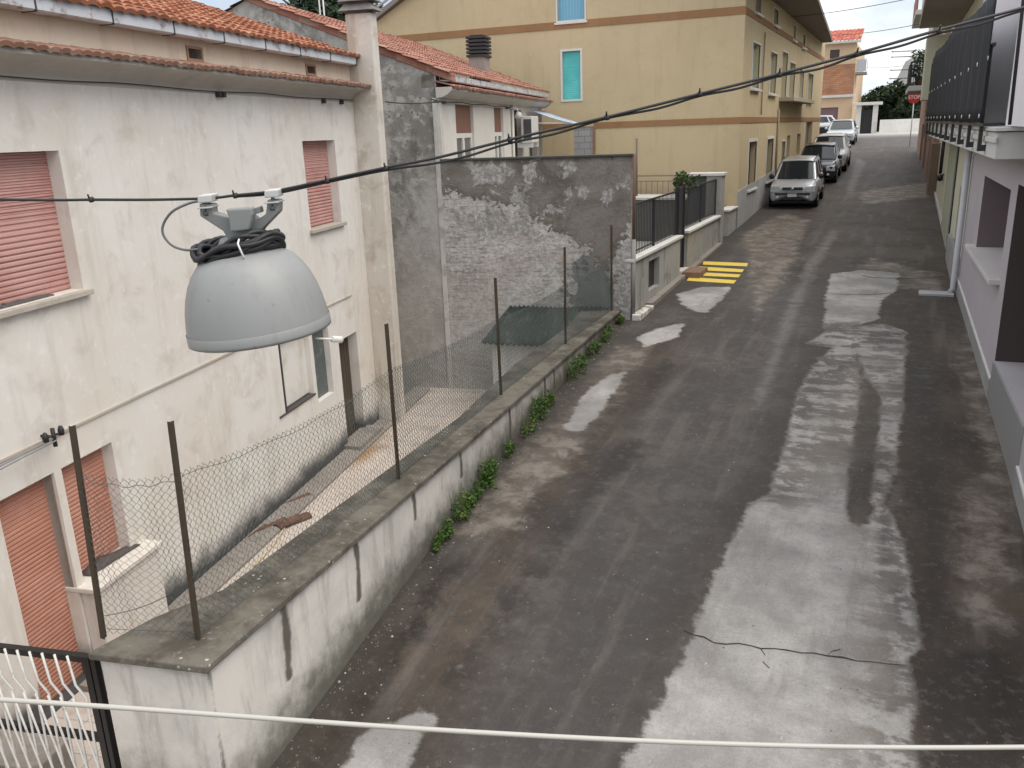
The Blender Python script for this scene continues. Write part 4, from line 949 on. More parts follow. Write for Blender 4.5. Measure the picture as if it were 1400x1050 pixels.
# roof with overhang
m = MB(YS); th = .16
def roof_half(s):
    e0, r0 = ((.3, EVR-.3*slr+.12) if s > 0 else (.62, EV-.62*sl_)), (-GW/2, RIDGE)
    pts = []
    for u in (-.75, YL-1.6):
        for (w, v) in (e0, r0):
            ww = w if s > 0 else -GW-w
            pts.append((u, v, ww))
    a, b, c, d = [Vector(YS.P(u, v+.02, w)) for u, v, w in pts]
    dn = Vector((0,0,th)); m.hexa([a,b,d,c,a+dn,b+dn,d+dn,c+dn] if s < 0 else [c,d,b,a,c+dn,d+dn,b+dn,a+dn])
roof_half(1); roof_half(-1)
m.build('roof', simple('grey_roof_edge', (.23,.205,.185), .8, 0, .15, 3), yh)
tiled_slope('roof_tiles', YS, -.78, YL-1.55, .32, EVR-.3*slr+.32, -GW/2+.02, RIDGE+.2, M_TIL, yh, pitch=.25, row=.5, amp=.05, sub=4)
m = MB(YS); zz_ = (4.08, 4.2)
m.hexa([YS.P(-.8,zz_[0],1.75),YS.P(22.6,zz_[0]-.12,.50),YS.P(22.6,zz_[0]-.12,-.05),YS.P(-.8,zz_[0],-.05),YS.P(-.8,zz_[1],1.75),YS.P(22.6,zz_[1]-.05,.50),YS.P(22.6,zz_[1]-.05,-.05),YS.P(-.8,zz_[1],-.05)]); m.build('eave_soffit', simple('brown_soffit', (.16,.125,.10), .8), yh)
m = MB(YG); m.tube([YG.P(GW+.7,EV-.30,.77),YG.P(GW/2,RIDGE+.12,.77)],.05,8); m.build('verge_flashing', M_GUT, yh)
M_TURQ = shutter_mat('turquoise_shutter', (.10,.50,.50), (.14,.60,.59), .06, .6); M_BLUS = simple('sky_blue_shutter', (.20,.45,.62), .5, 0, .1, 3)
M_PALS = simple('pale_blue_blind', (.50,.66,.69), .5, 0, .08, 2)
M_WHF = simple('white_surround', (.66,.65,.62), .6, 0, .06, 5); M_DRK = simple('dark_room', (.03,.028,.027), .5)
def window(fr, a, b, c, d, dep, mat, parent, surround=.07, sillw=.1, nm='window', bars=False):
    m = MB(fr); m.box(a, b, c, d, -dep, -dep+.03); w = m.build(nm, mat, parent)
    if surround:
        m = MB(fr)
        for q in ((a-surround,a,c,d),(b,b+surround,c,d),(a-surround,b+surround,d,d+surround),(a-surround,b+surround,c-surround,c)): m.box(*q, -.03, .028)
        m.build('frame', M_WHF, w)
    if sillw:
        m = MB(fr); m.box(a-.1, b+.1, c-(surround or 0)-.06, c-(surround or 0)-.002, -.05, sillw); m.build('sill', M_WHF, w)
    return w
a, b, c, d, e = gops[0]; w_ = window(YG, a, b, c, d, e, M_TURQ, yh, .065, 0)
a, b, c, d, e = gops[1]; w_ = window(YG, a, b, c, d, e, M_BLUS, yh, .05, .06)
m = MB(YG)
for k in range(9): m.box(a+.04+.1*k, a+.05+.1*k, c, d, -.09, -.085)
m.build('slats', simple('blue_line', (.1,.3,.45), .5), w_)
a, b, c, d, e = gops[2]
t = NT('grey_blocks'); br = t.n('ShaderNodeTexBrick'); t.put(br.inputs['Vector'], t.uv()); br.inputs['Scale'].default_value = 1; br.inputs['Brick Width'].default_value = .4; br.inputs['Row Height'].default_value = .2; br.inputs['Mortar Size'].default_value = .012
br.inputs['Color1'].default_value = (.33,.33,.34,1); br.inputs['Color2'].default_value = (.40,.40,.41,1); br.inputs['Mortar'].default_value = (.22,.22,.22,1); M_BLOCK = t.done(br.outputs[0], .9)
m = MB(YG); m.box(a, b, c, d, -.06, -.03); bw = m.build('blocked_window', M_BLOCK, yh); m = MB(YG); m.box(a-.09, a-.004, c, d, .003, .02); m.build('jamb', M_BAND, bw)
for i, o in enumerate(yops):
    a, b, c, d, e = o
    if i == 12: window(YS, a, b, c, d, e, simple('grey_door', (.12,.11,.1), .5), yh, .05, 0, 'door')
    elif i == 15: window(YS, a, b, c, d, e, simple('brown_garage', (.13,.095,.085), .6), yh, 0, 0, 'garage_door')
    elif i in (10, 11): window(YS, a, b, c, d, e, M_DRK, yh, .09, .1)
    elif i in (13, 14): window(YS, a, b, c, d, e, M_DRK, yh, 0, 0)
    else: window(YS, a, b, c, d, e, M_PALS if i < 6 else simple('grey_blind', (.33,.31,.3), .6), yh, .04, .12)
m = MB(YS); m.box(7.9, 15.4, .80, .95, .0, .55); bl = m.build('balcony', plaster('balcony_slab', (.45,.40,.32), (.4,.36,.29), (.3,.26,.2), (.5,.46,.4), .3, .3), yh, bevel=.01)
M_OPI = simple('ochre_pipe', (.3,.24,.17), .6)
m = MB(YS); m.tube([YS.P(3.55,2.9,.05),YS.P(3.5,.5,.05),YS.P(3.52,.3,.05)],.025,6); m.build('downpipe', M_OPI, yh)
m = MB(YS); m.tube([YS.P(7.7,.5,.05),YS.P(7.7,-2.4,.05)],.04,8); m.build('downpipe', M_OPI, yh)
# ------------------------------------------------------------------ garden of the yellow house: low wall, railings, gate
GWf = Fr((FX,16.1),(0,1))
M_GRY = plaster('garden_render', (.34,.335,.31), (.40,.39,.36), (.17,.165,.145), (.46,.45,.42), .6, .75, .3)
M_COP = plaster('white_coping', (.62,.61,.58), (.56,.55,.51), (.36,.35,.32), (.7,.69,.66), .5, .1)
gw = thing('garden_wall', 'low grey rendered garden wall with white coping and dark railings before the ochre house', 'wall', (FX,18,rz(18)))
m = MB(GWf); facade(m, .06, 4.0, -4.1, -2.56, [(1.27,2.12,-3.36,-2.72,.15)]); m.face([GWf.P(4.0,-4.1,0),GWf.P(4.0,-4.1,-.25),GWf.P(4.0,-2.56,-.25),GWf.P(4.0,-2.56,0)]); m.face([GWf.P(.06,-4.1,-.25),GWf.P(.06,-2.56,-.25),GWf.P(4.0,-2.56,-.25),GWf.P(4.0,-4.1,-.25)])
m.box(1.27,2.12,-3.36,-2.72,-.2,-.15); m.build('wall_face', M_GRY, gw, label='left stretch with a dark cellar opening')
m = MB(GWf); m.box(1.272,2.118,-3.355,-2.725,-.148,-.12); m.build('cellar_opening', M_DRK, gw)
m = MB(GWf); m.box(4.72, 8.55, -4.0, -2.53, -.25, 0); m.build('wall_face', M_GRY, gw, label='right stretch beyond the gate')
m = MB(GWf); m.box(.0, 4.06, -2.555, -2.49, -.30, .06); m.build('coping', M_COP, gw, bevel=.01)
m = MB(GWf); m.box(4.66, 8.55, -2.525, -2.46, -.30, .06); m.build('coping', M_COP, gw, bevel=.01)
m = MB(GWf); m.box(8.56, 9.0, -3.7, -1.37, -.40, .04); m.build('gate_pillar', M_GRY, gw, bevel=.01)
m = MB(GWf); m.box(8.5, 9.06, -1.37, -1.29, -.95, .09); m.build('pillar_coping', M_COP, gw, bevel=.01)
m = MB(GWf); m.box(9.9, 11.2, -3.5, -2.50, -.25, 0); m.build('wall_face', M_GRY, gw, label='short stretch by the house corner')
m = MB(GWf); m.box(9.85, 11.25, -2.498, -2.44, -.3, .05); m.build('coping', M_COP, gw, bevel=.01)
M_RAIL = simple('dark_railing', (.035,.035,.038), .5, .3)
for (a, b, v0, lab) in ((.06, 4.0, -2.49, 0), (4.75, 8.5, -2.46, 1)):
    m = MB(GWf); top = -1.45
    m.box(a, b, top-.035, top, -.14, -.10); m.box(a, b, v0+.06, v0+.09, -.135, -.105); n = int((b-a)/.115)
    for k in range(n+1):
        u = a+(b-a)*k/n; big = k in (0, n//2, n)
        h = .022 if big else .007; m.box(u-h, u+h, v0, top, -.12-h, -.12+h)
    m.build('railing', M_RAIL, gw)
gg = thing('front_gate', 'narrow dark metal gate between the two stretches of garden wall', 'gate', (FX,20.5,rz(20.5)))
m = MB(GWf); m.box(4.08,4.64,-3.3,-1.40,-.14,-.10); m.build('gate_leaf', simple('dark_sheet', (.045,.047,.055), .5, .2), gg)
m = MB(GWf); m.box(4.04,4.10,rz(20.2),-1.36,-.16,-.06); m.box(4.61,4.67,rz(20.7),-1.36,-.16,-.06); m.build('gate_post', M_RAIL, gg)
m = MB(GWf); m.box(4.0,4.7,-3.46,-3.36,-.3,.06); m.build('threshold', M_COP, gg)
ds = MB(); ds.wbox(FX-.93, FX-.40, 24.78, 24.84, -3.3, -1.375); o = ds.build('screen_panel', simple('charcoal_sheet', (.075,.075,.085), .6, 0, .1, 2)); tag(o, 'charcoal sheet panel standing between the terrace and the coped gate pillar', 'panel')
m = MB(); m.face([(-18,16.4,-3.35),(FX-.25,16.4,-3.35),(FX-.25,27.4,-3.35),(-18,27.4,-3.35)]); o = m.build('forecourt', plaster('pale_paving', (.40,.39,.37), (.46,.45,.42), (.28,.27,.25), (.52,.51,.48), .5, 0)); tag(o, kind='structure')
m = MB(); m.wbox(-15, -5.85, 25.4, 26.75, -3.4, -2.10); o = m.build('terrace', plaster('dark_terrace', (.12,.12,.115), (.16,.16,.15), (.07,.07,.065), (.2,.2,.19), .4, .3)); tag(o, kind='structure')
m = MB(); m.wbox(-15.05, -5.8, 25.35, 26.8, -2.096, -2.03); o = m.build('terrace_slab', M_COP); tag(o, kind='structure')
tr = thing('terrace_railing', 'thin grey railing along the terrace at the foot of the ochre gable', 'railing', (-8,26.6,-2.03))
m = MB(); 
m.tube([(-14,26.6,-1.45),(-6.0,26.6,-1.45)],.025,6); m.tube([(-14,26.6,-1.62),(-6.0,26.6,-1.62)],.016,6)
for k in range(46): m.tube([(-14+8*k/45,26.6,-2.03),(-14+8*k/45,26.6,-1.62)],.012,4)
m.build('rails', simple('grey_rail', (.2,.18,.15), .6), tr)
m = MB(); m.tube([(-7.72,25.95,-2.03),(-7.74,25.95,-.30)],.03,8); o = m.build('pole', simple('grey_brown_pole', (.13,.12,.1), .6)); tag(o, 'tall thin pole standing on the terrace just right of the peeling wall', 'pole')
# brick step, kerb stones
q = onroad(930,380); m = MB(GWf); m.box(4.0,4.85,rz(20.4)-.1,rz(20.4)+.13,.06,.50); o = m.build('brick_step', simple('brown_brick', (.23,.14,.10), .9, 0, .2, 10, .3), bevel=.015); tag(o, 'brown brick step in front of the dark gate, beside the yellow stripes', 'step')
t = NT('flaking_white'); p = t.pos(); n = t.noise(p, 5, 6, .7); M_FLK = t.done(t.mix(t.ramp(n, .48, .56), (.66,.63,.58), (.3,.26,.2)), .8)
m = MB(GWf); m.box(-.02,1.02,rz(16.3)-.1,rz(16.3)+.11,.02,.2); o = m.build('kerb_stone', M_FLK, bevel=.02); tag(o, 'white painted kerb stone with flaking paint beside the grey drainpipe', 'kerb stone')
m = MB(GWf); m.hexa([GWf.P(1.05,-4.1,.16),GWf.P(8.5,-4.1,.13),GWf.P(8.5,-4.1,.0),GWf.P(1.05,-4.1,.0),GWf.P(1.05,rz(17.1)+.10,.16),GWf.P(8.5,rz(24.6)+.06,.13),GWf.P(8.5,rz(24.6)+.06,.002),GWf.P(1.05,rz(17.1)+.10,.002)]); o = m.build('kerb', M_CONC); tag(o, kind='structure')
# ------------------------------------------------------------------ right hand side of the street
_a, _b, _c = onroad(1400,716), onroad(1314,419), onroad(1286,300)
RL = Fr((_b.x,_b.y),(_a.x-_b.x,_a.y-_b.y)); RG = Fr((_c.x,_c.y),(_b.x-_c.x,_b.y-_c.y))
M_LIL = plaster('lilac_plaster', (.44,.41,.435), (.47,.44,.46), (.37,.345,.365), (.5,.475,.495), .2, .15, .12)
M_LILW = plaster('pale_lilac_plaster', (.74,.72,.75), (.77,.75,.77), (.66,.64,.66), (.8,.78,.8), .2, .15, .1)
M_PBASE = plaster('grey_base', (.30,.30,.30), (.35,.35,.345), (.2,.2,.19), (.4,.4,.4), .4, .3)
lh = thing('lilac_house', 'lilac and grey house on the right with a dark screened balcony', 'house', RL.P(3,rz(14),-3))
lops = [(1.3,4.75,-2.26,-1.0,.55),(5.35,8.2,-3.30,-.88,.9)]
m = MB(RL); facade(m, -1.25, 12.5, -5.2, -.30, lops); m.face([RL.P(-1.25,-5.2,-6),RL.P(-1.25,-5.2,0),RL.P(-1.25,3.9,0),RL.P(-1.25,3.9,-6)]); m.face([RL.P(-1.25,3.9,0),RL.P(12.5,3.9,0),RL.P(12.5,3.9,-6),RL.P(-1.25,3.9,-6)])
m.face([RL.P(12.5,-5.2,0),RL.P(12.5,-5.2,-6),RL.P(12.5,3.9,-6),RL.P(12.5,3.9,0)])
m.build('wall', M_LIL, lh)
m = MB(RL); facade(m, -1.25, 12.5, -.30, 3.9, []); m.box(5.62,12.5,-.13,3.9,.004,.27); m.build('upper_wall', M_LILW, lh)  # near bay is added, stepped out past the screen so its face is lit
m = MB(RL); m.box(1.3,4.75,-2.26,-1.0,-.58,-.55); m.build('window', simple('maroon_room', (.105,.07,.075), .7), lh)
m = MB(RL); m.box(1.302,1.325,-2.243,-1.002,-.545,-.004); m.build('window_reveal', simple('mauve_brown_reveal', (.17,.135,.145), .8, 0, .12, 3), lh)
m = MB(RL); m.box(5.352,5.375,-3.298,-.882,-.895,-.004); m.build('door_reveal', simple('dark_brown_reveal', (.065,.05,.048), .7, 0, .15, 3), lh)
m = MB(RL); m.box(.85,4.85,-2.32,-2.245,-.54,.14); m.build('sill', plaster('pale_sill', (.6,.57,.57), (.56,.53,.53), (.45,.42,.42), (.66,.64,.64), .2, .1), lh, bevel=.006)
m = MB(RL); m.box(5.35,8.2,-3.30,-.88,-.93,-.9); m.build('doorway', simple('dark_brown_door', (.055,.04,.038), .5), lh)
m = MB(RL); m.box(5.33,8.22,-4.6,-3.31,-.90,.02); m.build('doorstep', simple('grey_step', (.26,.26,.26), .6, 0, .1, 4), lh, bevel=.01)
m = MB(RL); 
for a, b in ((-1.25,5.3),(8.25,12.5)):
    z0, z1 = rz(RL.P(a,0).y)+.28, rz(RL.P(b,0).y)+.28
    m.hexa([RL.P(a,z0-1.2,.025),RL.P(b,z1-1.2,.025),RL.P(b,z1-1.2,.003),RL.P(a,z0-1.2,.003),RL.P(a,z0,.025),RL.P(b,z1,.025),RL.P(b,z1,.003),RL.P(a,z0,.003)])
m.build('base_course', M_PBASE, lh)
m = MB(RL)
for a, b in ((-1.2,5.3),(8.25,12.5)):
    z0, z1 = rz(RL.P(a,0).y)+.285, rz(RL.P(b,0).y)+.285
    m.hexa([RL.P(a,z0,.032),RL.P(b,z1,.032),RL.P(b,z1,.003),RL.P(a,z0,.003),RL.P(a,z0+.03,.032),RL.P(b,z1+.03,.032),RL.P(b,z1+.03,.003),RL.P(a,z0+.03,.003)])
m.build('base_trim', M_WHF, lh)
# balcony slab, rail, brackets, screen
M_WSL = plaster('white_marble_edge', (.62,.62,.60), (.56,.56,.54), (.42,.42,.4), (.7,.7,.68), .3, .2)
BU0, BU1 = -11.3, 5.35
m = MB(RL); m.box(BU0, BU1+.75, -.53, -.20, .002, .40); bs = m.build('balcony_slab', M_WSL, lh, bevel=.012)
m = MB(RL); m.box(BU0, BU1+.82, -.33, -.26, .40, .43); m.box(BU0, BU1+.82, -.19, -.14, .0, .44); m.build('slab_moulding', M_WSL, bs, bevel=.008)
M_DST = simple('anthracite_steel', (.03,.031,.035), .45, .2)
m = MB(RL); m.box(BU0, BU1, -.13, -.09, .455, .50); m.box(BU1-.04, BU1, -.13, -.09, .0, .455); m.box(BU0, BU1, .86, .90, .46, .50); m.build('balcony_rail', M_DST, bs)
nbk = 10
for k in range(nbk):
    u = BU0+.25+(BU1-.4-BU0-.25)*(k/(nbk-1))**1.0
    m = MB(RL); m.box(u-.055, u+.055, -.46, -.13, .455, .50); m.box(u-.055, u+.055, -.46, -.38, .40, .455); m.box(u-.055,u+.055,-.09,.86,.46,.495); m.build('balcony_bracket', M_DST, bs)
t = NT('screen_cloth'); u_ = t.sep(t.uv(), 0); s_ = t.math('FRACT', t.math('DIVIDE', u_, 1.35)); c = t.mix(t.noise(t.pos(), 1.4, 5), (.013,.016,.022), (.026,.031,.042)); c = t.mix(t.math('LESS_THAN', s_, .022), c, (.14,.145,.15))
M_SCR = t.done(c, .75, 0, .2)
m = MB(RL); rows = []
for j in range(9):
    rw = []
    for i in range(61):
        s = i/60; u = BU0+.1+(BU1-BU0-.15)*s; topv = 1.72+.04*math.sin(s*14)-.20*max(0,(.12-s)/.12)-.22*max(0,(s-.6)/.4)
        rw.append(RL.P(u, -.08+(topv+.08)*j/8, .515+.012*math.sin(s*95)*math.sin(j*.5)))
    rows.append(rw)
m.grid(rows, True); scn = m.build('privacy_screen', M_SCR, bs, solid=.006)
m = MB(RL)
for k in range(12):
    u = BU0+.4+(BU1-BU0-.8)*k/11
    for v in (.0, .72):
        m.lathe(RL.P(u+(.3 if v else 0), v, .52), RL.W, [(0,.012),(.028,.010),(.03,0)], 10)
o = m.build('eyelets', simple('white_tie', (.7,.7,.7), .4), scn)
m = MB(RL); m.tube([RL.P(BU1+2.3,-.1,.46),RL.P(BU1+2.05,1.6,.46),RL.P(BU1+1.8,4,.46)],.018,6); m.build('balcony_post', M_DST, bs)
m = MB(RL); m.tube([RL.P(-1.05,-.5,.09),RL.P(-1.05,rz(19.6)+.12,.09),RL.P(-1.05,rz(19.6)+.03,.14)],.06,12); m.tube([RL.P(-1.05,5.3,.09),RL.P(-1.05,-.5,.09)],.06,10); m.build('downpipe', simple('light_grey_pipe', (.5,.51,.53), .45), lh)
q = RL.P(-1.0,0,.45); m = MB(); m.wbox(q.x-.28,q.x+.38,q.y-.2,q.y+.2,rz(q.y)-.1,rz(q.y)+.035); o = m.build('drain_cover', plaster('drain_slab', (.40,.41,.42), (.45,.46,.46), (.25,.25,.25), (.5,.5,.5), .4, 0), bevel=.008); tag(o, 'pale rectangular drain slab on the ground at the foot of the light grey downpipe', 'drain cover')
# green-cream neighbour
gh = thing('cream_house', 'cream green fronted house next to the lilac one, with olive pilaster and upper balcony', 'house', RG.P(4,rz(25),-3))
M_CRM = plaster('cream_green_plaster', (.64,.635,.50), (.60,.59,.46), (.47,.455,.36), (.7,.69,.58), .35, .35)
M_OLV = plaster('olive_plaster', (.36,.375,.29), (.4,.41,.32), (.28,.28,.22), (.45,.46,.37), .3, .3)
gE = 9.95
m = MB(RG); facade(m, -9.5, gE, -4.6, 4.2, [(-6.2,-5.2,-2.75,-2.0,.15),(7.0,8.6,-3.6,-1.55,.2),(1.5,2.6,.2,2.4,.15)]); m.face([RG.P(-9.5,-4.6,-5),RG.P(-9.5,-4.6,0),RG.P(-9.5,4.2,0),RG.P(-9.5,4.2,-5)]); m.face([RG.P(-9.5,4.2,0),RG.P(gE,4.2,0),RG.P(gE,4.2,-5),RG.P(-9.5,4.2,-5)]); m.build('wall', M_CRM, gh)
m = MB(RG); m.box(1.6,5.0,-4.6,-.5,.003,.05); m.build('pilaster', M_OLV, gh)
m = MB(RG); m.box(5.05,5.22,-4.6,-.5,.003,.03); m.build('joint', M_DRK, gh)
m = MB(RG); m.box(7.0,8.6,-3.6,-1.55,-.2,-.15); m.build('door', simple('navy_door', (.03,.04,.07), .35), gh)
m = MB(RG); m.hexa([RG.P(6.2,-4.6,.1),RG.P(9.7,-4.6,.1),RG.P(9.7,-4.6,.003),RG.P(6.2,-4.6,.003),RG.P(6.2,-2.75,.1),RG.P(9.7,-2.85,.1),RG.P(9.7,-2.85,.003),RG.P(6.2,-2.75,.003)]); m.build('door_parapet', M_PBASE, gh)
m = MB(RG); m.box(-6.2,-5.2,-2.75,-2.0,-.15,-.1); m.build('vent_window', simple('olive_dark', (.1,.1,.07), .7), gh)
m = MB(RG); m.hexa([RG.P(-9.5,-3.8,.04),RG.P(5.0,-4.4,.04),RG.P(5.0,-4.4,.003),RG.P(-9.5,-3.8,.003),RG.P(-9.5,rz(38.5)+.15,.04),RG.P(5.0,rz(24.7)+.15,.04),RG.P(5.0,rz(24.7)+.15,.003),RG.P(-9.5,rz(38.5)+.15,.003)]); m.build('base_course', M_WSL, gh)
m = MB(RG); m.tube([RG.P(-2.6,-.5,.05),RG.P(-2.55,-1.3,.06),RG.P(-2.7,-1.8,.05)],.035,6); m.tube([RG.P(-1.6,-.5,.05),RG.P(-1.7,-1.75,.06)],.03,6); m.tube([RG.P(-3.1,-1.85,.05),RG.P(-.7,-1.8,.1),RG.P(-.3,-1.7,.05)],.03,6)
m.lathe(RG.P(-1.1,-1.84,.1),(0,0,1),[(0,-.12),(.08,-.08),(.09,.05),(0,.1)],8); o = m.build('cable_box', M_BLK); tag(o, 'tangle of black cables and a junction on the cream green wall under the balcony', 'cables')
m = MB(RG); m.box(-2.0,8.0,2.72,2.92,0,1.12); ub = m.build('balcony', plaster('raw_soffit', (.30,.27,.24), (.34,.31,.28), (.22,.2,.18), (.38,.35,.32), .4, .1), gh, bevel=.02)
m = MB(RG); m.box(-2.0,8.0,2.92,3.8,1.0,1.1); m.build('balcony_parapet', M_CRM, ub)
m = MB(RG); m.box(-3.4,-1.3,.55,2.45,.0,.86); m.build('side_balcony', M_CRM, gh, bevel=.01)
m = MB(RG); m.box(1.5,2.6,.2,2.4,-.15,-.1); m.build('door', simple('brown_shade', (.14,.085,.07), .6), gh)
# farther facades on the right
qa, qb = onroad(1270,262), onroad(1255,213)
RF = Fr((qb.x,qb.y),(qa.x-qb.x,qa.y-qb.y)); FL = (qa-qb).xy.length
fh = thing('terracotta_house', 'brownish pink house farther up on the right with small balconies and grey doors', 'house', RF.P(6,rz(44),-3))
M_TER = plaster('pink_terracotta_wall', (.36,.235,.185), (.4,.27,.21), (.24,.17,.14), (.45,.34,.28), .5, .4)
m = MB(RF); facade(m, -3, FL-.2, -4, 1.1, [(2.0,4.2,-2.6,-.3,.15),(6.4,8.6,-2.8,-.4,.15),(11,12.4,-3.0,-.5,.15),(4.8,5.8,-.9,.3,.12),(9.4,10.4,-1,.3,.12)]); m.face([RF.P(FL-.2,-4,0),RF.P(FL-.2,-4,-5),RF.P(FL-.2,5.4,-5),RF.P(FL-.2,5.4,0)]); m.face([RF.P(-3,-4,-5),RF.P(-3,-4,0),RF.P(-3,5.4,0),RF.P(-3,5.4,-5)]); m.build('wall', M_TER, fh)
m = MB(RF); facade(m, -3, FL-.2, 1.1, 5.4, [(5,6.2,1.4,3.5,.15),(11,12.2,1.4,3.5,.15)]); m.build('upper_wall', M_CRM, fh)
m = MB(RF); m.face([RF.P(-3,5.4,0),RF.P(FL-.2,5.4,0),RF.P(FL-.2,5.4,-5),RF.P(-3,5.4,-5)]); m.build('roof', M_CONCD, fh)
M_GRD = simple('grey_metal_door', (.2,.2,.195), .5, 0, .15, 3)
for (a, b, c, d) in ((2.0,4.2,-2.6,-.3),(6.4,8.6,-2.8,-.4),(11,12.4,-3.0,-.5)): m = MB(RF); m.box(a,b,c,d,-.15,-.1); m.build('door', M_GRD, fh)
for (a, b, c, d) in ((4.8,5.8,-.9,.3),(9.4,10.4,-1,.3),(5,6.2,1.4,3.5),(11,12.2,1.4,3.5)): m = MB(RF); m.box(a,b,c,d,-.15,-.1); m.build('window', M_DRK, fh)
m = MB(RF); m.box(FL-.2,FL+1.0,-4.0,-.9,-.8,.10); m.build('pier', simple('brown_pier', (.2,.145,.11), .8, 0, .2, 3), fh)
m = MB(RF); m.box(3.2,9.4,1.12,1.34,0,.95); b2 = m.build('balcony', M_WSL, fh, bevel=.02)
m = MB(RF); m.box(3.2,9.4,2.26,2.32,.88,.94); m.box(9.33,9.4,2.26,2.32,0,.94)
for k in range(40): u = 3.25+6.1*k/39; m.box(u-.012,u+.012,1.34,2.26,.90,.925)
for k in range(9): w = .05+.85*k/8; m.box(9.35,9.375,1.34,2.26,w-.012,w+.012)
m.build('balcony_rail', M_DST, b2)
m = MB(RF); m.box(3.3,9.3,1.36,2.2,.86,.875); m.build('balcony_mesh', simple('dark_mesh', (.05,.05,.048), .8), b2)
for k, (u_, lab_) in enumerate(((9.0,'leafy green plant in a brown pot on the small balcony, nearest the street corner post'),(7.6,'second leafy potted plant on the small balcony, behind the nearest one'))):
    rnd = random.Random(90+k); o_ = thing('potted_plant', lab_, 'plant', RF.P(u_,1.345,.5), 'potted plants on the small balcony')
    mm = MB(); mm.lathe(RF.P(u_,1.345,.5),(0,0,1),[(0,0),(.14,0),(.2,.34),(.17,.34),(0,.3)],12); mm.build('pot', simple('brown_pot', (.2,.09,.06), .8), o_)
    mm = MB(); leaves(mm, [(RF.P(u_+rnd.uniform(-.3,.3),2.1+rnd.uniform(-.3,.6),.5+rnd.uniform(-.25,.35)),(.25,.25,.25)) for _ in range(7)], 240, .16, rnd); mm.build('foliage', M_LFM, o_)
m = MB(RF); m.box(3.2,9.4,4.15,4.35,0,.95); b3 = m.build('balcony', M_WSL, fh, bevel=.02); m = MB(RF); m.box(3.2,9.4,4.35,5.2,.88,.94); m.build('balcony_parapet', simple('rust_panel', (.3,.12,.09), .7), b3)
for k, (v, u) in enumerate(((2.75,9.2),(2.05,8.2),(1.75,7.0),(2.75,5.6))):
    m = MB(RF); m.tube([RF.P(u,v,.9),RF.P(u,v+.02,1.75)],.02,6); m.tube([RF.P(u-.4,v+.02,1.7),RF.P(u+.4,v+.02,1.7)],.016,5); o = m.build('drying_bar', simple('pale_bar', (.5,.5,.48), .5)); tag(o, 'washing line bar sticking out over the street, '+['highest and nearest','second from the near end','third from the near end','farthest'][k], 'drying bar', 'washing line bars on the far balconies')
gq = [onY(*q_, 97) for q_ in [(1237,145),(1224,112),(1238,84),(1262,70)]]
m = MB(); n = 5; ring_ = [Vector((gq[0].x,97,-1.5))]+gq+[Vector((9,97,gq[3].z)),Vector((9,97,-1.5))]; n = len(ring_)
m.v += ring_+[q_+Vector((0,8,0)) for q_ in ring_]; m.f += [tuple(range(n)), tuple(range(2*n-1,n-1,-1))]+[(i+n,(i+1)%n+n,(i+1)%n,i) for i in range(n)]; m.sm += [False]*(n+2); o = m.build('grey_house', plaster('pale_grey_wall', (.42,.42,.40), (.46,.46,.44), (.34,.34,.32), (.5,.5,.48), .3, .3)); tag(o, 'pale grey house end with a slanting edge behind the small balconies at the top right', 'house')
# stop sign
ss_ = onY(1250,133,58); st_ = thing('stop_sign', 'red octagonal stop sign on a post at the end of the street on the right', 'traffic sign', (ss_.x,58,rz(58)))
m = MB(); ring = [(ss_.x+.36*math.cos(math.pi/8+k*math.pi/4), ss_.z+.36*math.sin(math.pi/8+k*math.pi/4)) for k in range(8)]
m.hexa; n = len(m.v); m.v += [Vector((x,57.97,z)) for x,z in ring]+[Vector((x,58.0,z)) for x,z in ring]
m.f += [tuple(range(n,n+8)), tuple(range(n+15,n+7,-1))]+[(n+(i+1)%8,n+i,n+8+i,n+8+(i+1)%8) for i in range(8)]; m.sm += [False]*10
m.build('sign_plate', simple('sign_red', (.42,.02,.02), .4), st_)
m = MB(); m.tube([(ss_.x,58.04,rz(58)-.1),(ss_.x,58.04,ss_.z+.3)],.03,8); m.build('sign_post', M_GUT, st_)
fc = bpy.data.curves.new('lettering','FONT'); fc.body = 'STOP'; fc.size = .27; fc.align_x = 'CENTER'; fc.align_y = 'CENTER'; fc.extrude = .004
tmp = bpy.data.objects.new('lettering_curve', fc); COL.objects.link(tmp); bpy.context.view_layer.update()
lme = bpy.data.meshes.new_from_object(tmp.evaluated_get(bpy.context.evaluated_depsgraph_get())); bpy.data.objects.remove(tmp)
fo = bpy.data.objects.new('lettering', lme); COL.objects.link(fo); fo.parent = st_; fo.location = Vector((ss_.x,57.955,ss_.z))-ORG[st_.name]; fo.rotation_euler = (math.pi/2,0,0); lme.materials.clear(); lme.materials.append(simple('sign_white', (.75,.75,.75), .5))
